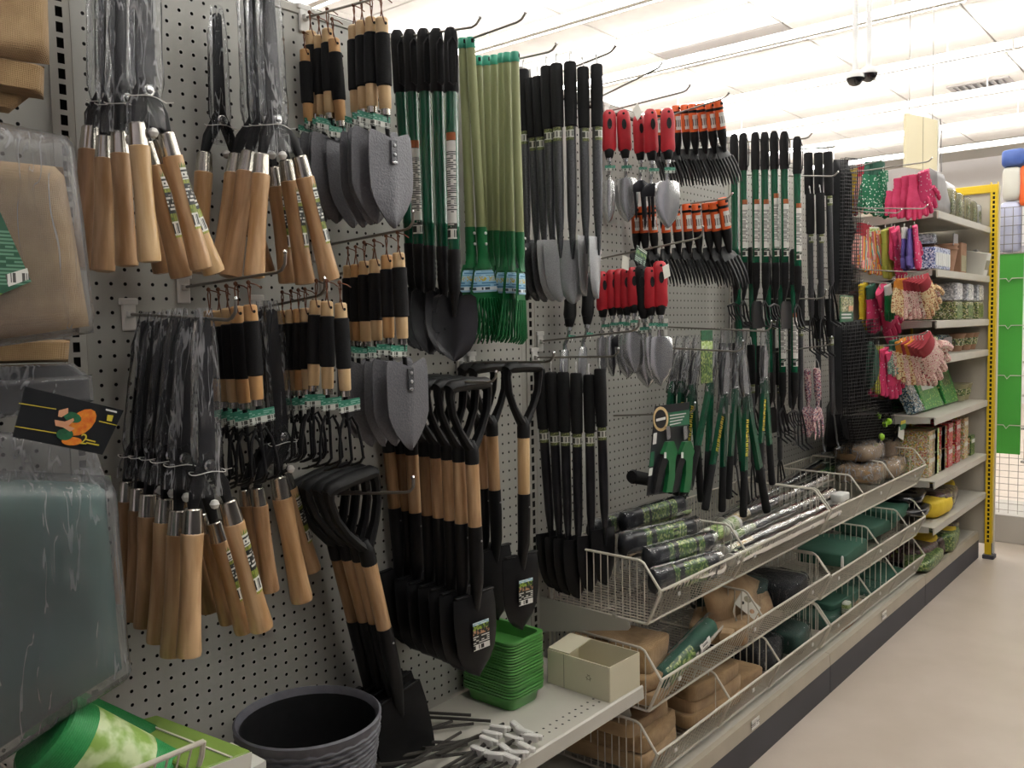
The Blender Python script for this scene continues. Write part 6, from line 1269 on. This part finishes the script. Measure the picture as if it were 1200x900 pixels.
# top shelf
ztop = SHZ[0]
def wedge(name, label, px0, px1, pyt, Y, m_, dz, lean, group):
    A = at(px0, 250, Y); Bq = at(px1, 250, Y); w_ = (Bq.x - A.x); t = thing(name, label, 'bag', T((A.x + Bq.x) / 2, Y, ztop), group)
    mb = MB(); mb.quad_pillow([Vector((-w_ * .30 - lean, .0, dz)), Vector((-w_ * .02 - lean, 0, dz)), Vector((w_ * .42, 0, .004)), Vector((-w_ * .40, 0, .004))], .055, 10, .003, 9, 3, edge=.10); obj('body', mb.build('body', 60), m_, t); return t
wedge('standing_bag', 'white standing bag behind the pink gloves, highest on the end shelves', 1076, 1094, 196, -.28, 'white_bag', .20, .0, 'standing bags on the top shelf')
wedge('standing_bag', 'slate grey standing bag leaning beside the pink gloves on the top shelf', 1084, 1116, 200, -.35, 'slate_bag', .215, .03, 'standing bags on the top shelf')
wedge('standing_bag', 'white leaning bag between the slate bag and the olive packs', 1098, 1132, 205, -.28, 'white_bag', .225, .07, 'standing bags on the top shelf')
for i, (px, w_, m_) in enumerate([(1124, .10, 'peat'), (1133, .12, 'peat'), (1142, .06, 'peat'), (1149, .075, 'peat'), (1156, .05, 'white_bag')]):
    p = put(px, -.30, 0); d = (w_, .16, .145 - .006 * i); t = prod('peat_pack', f'shrink-wrapped {"pale" if i == 4 else "olive brown"} pack, {ORD[i]} in the row near the yellow post', 'pack', Vector((p.x, -.30, ztop)), d, m_, 0, [front(d, 'photo_mix', .2, .7), side(d, 'peat')], 'olive packs on the top shelf', .012)
    mb = MB(); mb.rbox((0, 0, d[2] / 2), (d[0] * 1.04, d[1] * 1.05, d[2] * 1.03), .014); obj('clear_wrap', mb.build('clear_wrap', 60), 'film_thin', t)
# second shelf
z = SHZ[1]
d = (.22, .18, .075); prod('carton', 'dark brown carton behind the gloves, on second end shelf', 'box', put(1078, -.25, z), d, 'brown_box', 0, [front(d, 'kraft_dark')])
d = (.20, .16, .055); prod('carton', 'dark lid box on the brown carton on second end shelf', 'box', put(1079, -.25, z + .078), d, 'kraft_dark', .1)
d = (.15, .12, .05); prod('foil_pack', 'shiny foil pack topping the brown cartons', 'pack', put(1082, -.28, z + .136), d, 'foil', .2, (), None, .012)
d = (.27, .13, .10); t = prod('plug_tray', 'blue and white cell tray box, front of second end shelf', 'box', put(1103, -.35, z), d, 'blue_print', 0, [('cell', (-.11 + .037 * k, -.066, .045), (.026, .003, .06), 'ink_white') for k in range(7)])
d = (.10, .12, .155); prod('bulb_pack', 'brown and clear tall pack behind the blue cell tray', 'pack', put(1108, -.22, z), d, 'kraft', .1, [front(d, 'foil', .3, .9)], None, .02)
def pot(b, r0=.040, r1=.060, h=.115): b.lathe([(r0, 0), (r1, h), (r1 + .004, h), (r1 + .004, h + .008), (r1 - .006, h + .008), (r0 - .006, .01)], 18)
t = thing('peat_pot', 'brown tapered peat pots nested, on second end shelf past the cell tray', 'pot', put(1127, -.33, z)); part(t, 'pot', 'pp_pot', pot, 'kraft'); part(t, 'nested_pot', 'pp_pot2', lambda b: pot(b, .04, .06, .115), 'kraft', T(0, 0, .022)); part(t, 'wrap_card', 'pp_card', lambda b: b.box((0, -.05, .165), (.09, .004, .06)), 'slate_bag', None, 0)
d = (.12, .10, .17); prod('carton', 'tall brown box towards the post on second end shelf', 'box', put(1144, -.30, z), d, 'kraft', 0, [front(d, 'peat', .1, .6)])
d = (.05, .12, .13); prod('thermometer_card', 'white slanted card leaning by the tall brown box', 'card', put(1153, -.36, z), d, 'card_white', -.2, [front(d, 'print_grey', .3, .7)], None, .004, .2)
t = thing('dark_disc', 'dark round disc beside the yellow post on second end shelf', 'disc', put(1160, -.36, z + .075)); part(t, 'disc', 'dd_disc', lambda b: b.lathe([(0, -.012), (.068, -.010), (.072, 0), (.068, .010), (0, .012)], 24), 'slate_bag', RX(math.pi / 2) @ RY(.4)); part(t, 'hub', 'dd_hub', lambda b: b.lathe([(.02, .0), (.02, .02), (0, .022)], 14), 'black_plastic', RX(math.pi / 2))
# third shelf: stacked pots, two tiers
z = SHZ[2]
for j in range(2):
    for i in range(2):
        px = 1112 + 24 * 0; base = put(1102 + 14 * i, -.22, z + .098 * j); t = thing('pot_stack', f'brown fibre pot pack lying {"on top" if j else "below"}, {"near" if i == 0 else "far"} column of third end shelf', 'pot', base, 'fibre pots on the third shelf')
        for k in range(3): part(t, 'fibre_pot', 'fp_pot%d' % k, lambda b: b.loft([[(x, y * s_, z_ * s_ + .015 + .028 * k) for y, z_ in ((-.085, -.011), (.085, -.011), (.085, .011), (-.085, .011))] for x, s_ in ((-.07, .9), (.03, 1.1), (.06, 1.0))]), 'kraft')
    for i, (px, wh) in enumerate([(1128, 'near'), (1141, 'middle'), (1153, 'far')]):
        d = (.115, .2, .092); prod('seed_tray_pack', f'{"shiny wrapped" if j else "clear and green wrapped"} pot pack, {wh} one of the {"upper" if j else "lower"} tier, third end shelf', 'pack', put(px, -.30, z + .096 * j), d, 'foil' if j else 'photo_mix', 0, [front(d, 'photo_green' if (j == 0) else 'foil', .1, .8)], 'wrapped pot packs', .008)
for i, (px, wh) in enumerate([(1084, 'near the gloves'), (1094, 'next to the glove fan')]):
    d = (.16, .2, .16); prod('kraft_pack', f'dark kraft pack {wh} on third end shelf', 'pack', put(px, -.22, z), d, 'kraft_dark', 0, [front(d, 'kraft')], 'kraft packs', .012)
# fourth
z = SHZ[3]
d = (.22, .18, .10); prod('seed_pack', 'lime green film pack on fourth end shelf', 'pack', put(1104, -.28, z), d, 'photo_green', 0, [front(d, 'photo_lime')], None, .02)
d = (.22, .18, .095); prod('seed_pack', 'clear slate pack with white streak on fourth end shelf', 'pack', put(1122, -.28, z), d, 'kit_print', .05, [front(d, 'slate_bag')], None, .02)
for i, px in enumerate((1139, 1149, 1158)):
    t = thing('peat_pot', f'small beige peat pot, {ORD[i]} of three by the yellow post, fourth end shelf', 'pot', put(px, -.33, z), 'small peat pots'); part(t, 'pot', 'pp_small', lambda b: pot(b, .034, .052, .085), 'kraft'); part(t, 'label', 'pp_small_label', lambda b: b.lathe([(.0435, .03), (.0495, .068)], 18, cap=False), 'photo_mix')
# fifth: flat kits leaning
z = SHZ[4]
for i, (px, m_, l2, w_, wh, zz, tl) in enumerate([(1080, 'kit_print', 'foil', .25, 'blue-grey windowed seed kit leaning beside the floral gloves', 0, -.45), (1097, 'kit_print', 'photo_mix', .22, 'pale windowed seed kit next to the blue-grey one', 0, -.45), (1120, 'green_print', 'ink_white', .34, 'big green seed starter box leaning, fifth end shelf', 0, -.35), (1140, 'green_print', 'photo_green', .25, 'green starter box with pale corner, fifth end shelf', 0.0, -.30), (1126, 'green_print', 'photo_lime', .36, 'dark green starter box standing behind the leaning ones', .0, -.1)]):
    d = (w_, .05, .18 if i < 4 else .17); prod('seed_kit', wh, 'seed kit', put(px, (-.30 if i < 4 else -.16), z + zz), d, m_, 0, [front(d, l2, .55, .9, 'title_label', .6), front(d, m_, .05, .5, 'photo', .92)], 'leaning seed kits', .004, tl)
for i, px in enumerate((1150, 1158)):
    t = thing('peat_pot', f'small wrapped peat pot {"beside the starter box" if i == 0 else "touching the yellow post"}, fifth end shelf', 'pot', put(px, -.30, z), 'small peat pots'); part(t, 'pot', 'pp_small', None, 'peat'); part(t, 'label', 'pp_small_label', None, 'photo_mix')
# sixth: plant food boxes two tiers
z = SHZ[5]
for j in range(2):
    for i, (px, m_) in enumerate([(1082, 'mixed_print'), (1092, 'mixed_print'), (1101, 'mixed_print'), (1110, 'photo_lime'), (1117, 'red_print' if j else 'mixed_print'), (1126, 'red_print'), (1135, 'red_print'), (1144, 'mixed_print'), (1152, 'photo_green')]):
        if j and i > 7: continue
        d = (.088, .13, .112); prod('food_box', f'{dict(mixed_print="pale mixed", photo_lime="yellow green", red_print="red", photo_green="green")[m_]} plant food box, {ORD[i]} from the baskets, {"upper" if j else "lower"} tier', 'box', put(px, -.31, z + .1135 * j), d, m_, 0, [front(d, 'ink_yellow' if i == 3 else 'card_white' if i < 3 else 'ink_white', .62, .80, 'title_label', .8), side(d, 'mixed_print')], 'plant food boxes')
# seventh and base: soft bags
z = SHZ[6]
def sack(name, label, px, Y, z_, d, m_, rz, seed, cap=None):
    p = put(px, Y, z_ + d[2] / 2); t = thing(name, label, 'bag', Matrix.Translation(p) @ RZ(rz), 'bulb and soil bags')
    mb = MB(); mb.soft(d, 14, .55, .012, 8, seed); obj('bag', mb.build('bag', 60), m_, t)
    if cap:
        mb = MB(); mb.soft((d[0] * .55, d[1] * .8, d[2] * .5), 10, .6, .01, 9, seed + 1, (d[0] * .25, -.01, d[2] * .38)); obj('bag_top', mb.build('bag_top', 60), cap, t)
    return t
sack('soil_bag', 'dark printed bag with yellow ends on the lowest full shelf, near', 1096, -.26, z, (.34, .24, .10), 'soil_bag', .2, 1, 'gl_yellow')
sack('soil_bag', 'yellow topped bag further along the lowest full shelf', 1114, -.31, z, (.32, .20, .10), 'gl_yellow', -.1, 2, 'soil_bag')
z = .145
sack('soil_bag', 'bag of green leafy print on the base deck, next to the baskets', 1098, -.27, z, (.36, .24, .12), 'photo_green', .1, 3, 'soil_bag')
sack('soil_bag', 'dark mauve printed bag with yellow top on the base deck', 1112, -.24, z, (.34, .24, .11), 'soil_bag', .0, 4, 'gl_yellow')
sack('soil_bag', 'bag with yellow upper half at the end of the base deck', 1128, -.27, z, (.32, .22, .11), 'soil_bag', -.1, 5, 'gl_yellow')
sack('soil_bag', 'low green and yellow speckled bag at the kick board', 1108, -.33, z, (.40, .14, .07), 'photo_green', .05, 6)
# ================================================================ BEYOND THE END FRAME
rk = thing('wire_rack', 'grey wire-sided rack beyond the yellow frame with green panel and goods', 'rack', T(5.90, 0, 0))
pm('rack_green', '#3f9a35', '#47a53c', rough=.5, scale=(3, 3, 3)); pm('rack_grey', '#b3aea6', rough=.5)
part(rk, 'plinth', 'rk_plinth', lambda b: b.rbox((.25, -.68, .085), (.5, .75, .17), .004), 'rack_grey')
part(rk, 'green_panel', 'rk_panel', lambda b: b.box((.012, -.435, 1.145), (.016, .145, 1.20)), 'rack_green', None, 0)
part(rk, 'post', 'rk_post', lambda b: b.box((.012, -.335, 1.05), (.03, .03, 2.0)), 'rack_grey', None, 0); part(rk, 'post', 'rk_post2', lambda b: b.box((.012, -1.03, 1.05), (.03, .03, 2.0)), 'rack_grey', None, 0)
mb = MB()
for k in range(14): mb.tube([(.012, -.35 - .05 * k, .18), (.012, -.35 - .05 * k, .56)], .002, 4)
for k in range(10): mb.tube([(.012, -.34, .2 + .04 * k), (.012, -1.0, .2 + .04 * k)], .002, 4)
o = obj('wire_grid', mb.build('wire_grid'), 'rack_grey', rk); o['kind'] = 'stuff'
for z in (1.60, 1.32, 1.02, .72):
    part(rk, 'wire_arm', 'rk_arm', lambda b: b.tube([(-.004, -.36, 0), (-.004, -.42, 0), (-.012, -.435, -.02), (-.004, -.45, 0), (-.004, -1.0, 0)], .003, 6), 'rack_grey', T(0, 0, z))
for k in range(7): part(rk, 'rack_shelf', 'rk_shelf', lambda b: b.box((.14, -.77, 0), (.25, .52, .012)), 'rack_grey', T(0, 0, .5 + .2 * k), 0)
for k in range(7):
    for q in range(3):
        d = (.06, .10, .13); prod('rack_pack', f'{("tan", "orange brown", "cream")[(k + q) % 3]} pack on the wire rack, {ORD[k]} tier up, {ORD[q]} from the green panel', 'pack', Vector((5.98, -.57 - .13 * q, .507 + .2 * k)), d, ('kraft', 'orange_card', 'carton')[(k + q) % 3], 0, [side(d, 'mixed_print')], 'packs on the wire rack')
tb = thing('top_basket', 'grey wire basket on the rack top filled with bright goods', 'basket', T(5.90, 0, 1.75), 'rack top basket')
mb = MB()
for k in range(16): mb.tube([(0, -.36 - .045 * k, 0), (0, -.36 - .045 * k, .27)], .0022, 4)
for k in range(6): mb.tube([(0, -.35, .054 * k), (0, -1.05, .054 * k)], .0022, 4)
o = obj('wire_grid', mb.build('wire_grid'), 'slate_bag', tb); o['kind'] = 'stuff'
part(tb, 'basket_floor', 'tb_floor', lambda b: b.box((.15, -.7, 0), (.3, .7, .01)), 'rack_grey', None, 0)
pm('blue_bag', '#3f5aa0', '#4c68ad', rough=.4); pm('lilac_bag', '#b9bdd6', '#c6c9dd', rough=.4)
for i, (y, z_, d, m_, wh) in enumerate([(-.42, .005, (.10, .12, .30), 'lilac_bag', 'pale lilac bag in the rack top basket, near'), (-.56, .005, (.10, .12, .26), 'lilac_bag', 'pale lilac bag in the rack top basket, further out'), (-.43, .31, (.12, .10, .20), 'card_white', 'white box standing over the lilac bags'), (-.50, .27, (.10, .06, .24), 'orange_card', 'orange striped pack standing in the rack top basket'), (-.44, .51, (.14, .13, .10), 'blue_bag', 'blue bag lying on top of the rack goods')]):
    t = thing('rack_bag', wh, 'bag', T(5.98 + .0, y, 1.755 + z_ + d[2] / 2)); mb = MB(); mb.soft(d, 10, .4, .006, 10, i); obj('body', mb.build('body', 60), m_, t)
# hanging board, security cameras, vent beyond
bd = thing('hanging_board', 'cream board sign hanging above the far end of the shelves', 'sign', Matrix.Translation(at(1079, 168, .25)) @ RZ(-.25))
pm('cream_board', '#d9cfae', rough=.6)
part(bd, 'board', 'hb_board', lambda b: b.box((0, 0, 0), (.40, .02, .36)), 'cream_board', None, 0); part(bd, 'fold_line', 'hb_fold', lambda b: b.box((0.01, -.011, 0), (.006, .004, .36)), 'carton_in', None, 0); part(bd, 'edge_trim', 'hb_edge', lambda b: b.box((.206, 0, 0), (.012, .035, .37)), 'white_metal', None, 0)
for x in (-.15, .15): part(bd, 'hanger_wire', 'hb_wire', lambda b: b.tube([(0, 0, .18), (0, 0, 1.1)], .003, 5), 'wire_steel', T(x, 0, 0))
part(bd, 'cable', 'hb_cable', lambda b: b.tube([(.215, -.02, .19), (.235, -.02, .12), (.228, -.02, -.02), (.240, -.02, -.18)], .004, 5), 'slate_bag')
for i, (px, py0, py1, dep, wh) in enumerate([(1002, 92, 2, 4.6, 'nearer the tools'), (1018, 87, 0, 4.6, 'nearer the aisle')]):
    p = CAM + ray(px, py1 + 88) * dep; p2 = CAM + ray(px, py0) * dep
    t = thing('dome_camera', f'dark dome camera on a white ceiling pole, the one {wh}', 'camera', Matrix.Translation(p2), 'dome cameras')
    part(t, 'pole', 'dc_pole%d' % i, lambda b: b.tube([(0, 0, .03), (0, 0, CZ - p2.z + .05)], .014, 10), 'white_metal'); part(t, 'mount', 'dc_mount', lambda b: b.lathe([(.03, .035), (.046, .02), (.048, .0)], 18), 'white_metal'); part(t, 'dome', 'dc_dome', lambda b: b.lathe([(.044, .002), (.040, -.016), (.028, -.032), (.012, -.040), (0, -.042)], 18), 'black_gloss')
v = atz(1152, 104, CZ + .02); vt = thing('air_vent', 'grey slotted air vent set in the ceiling past the cameras', 'vent', T(v.x, v.y, CZ + .036))
part(vt, 'frame', 'av_frame', lambda b: [b.box(c_, d_) for c_, d_ in (((0, -.27, 0), (.6, .05, .02)), ((0, .27, 0), (.6, .05, .02)), ((-.28, 0, 0), (.05, .5, .02)), ((.28, 0, 0), (.05, .5, .02)))], 'tile_dim', None, 0)
part(vt, 'duct', 'av_duct', lambda b: b.box((0, 0, .008), (.5, .5, .004)), 'slate_bag', None, 0)
for k in range(7): part(vt, 'slat', 'av_slat', lambda b: b.box((0, 0, -.004), (.5, .045, .004), Matrix.Rotation(.5, 3, 'X')), 'tile_dim', T(0, -.21 + .07 * k, 0), 0)
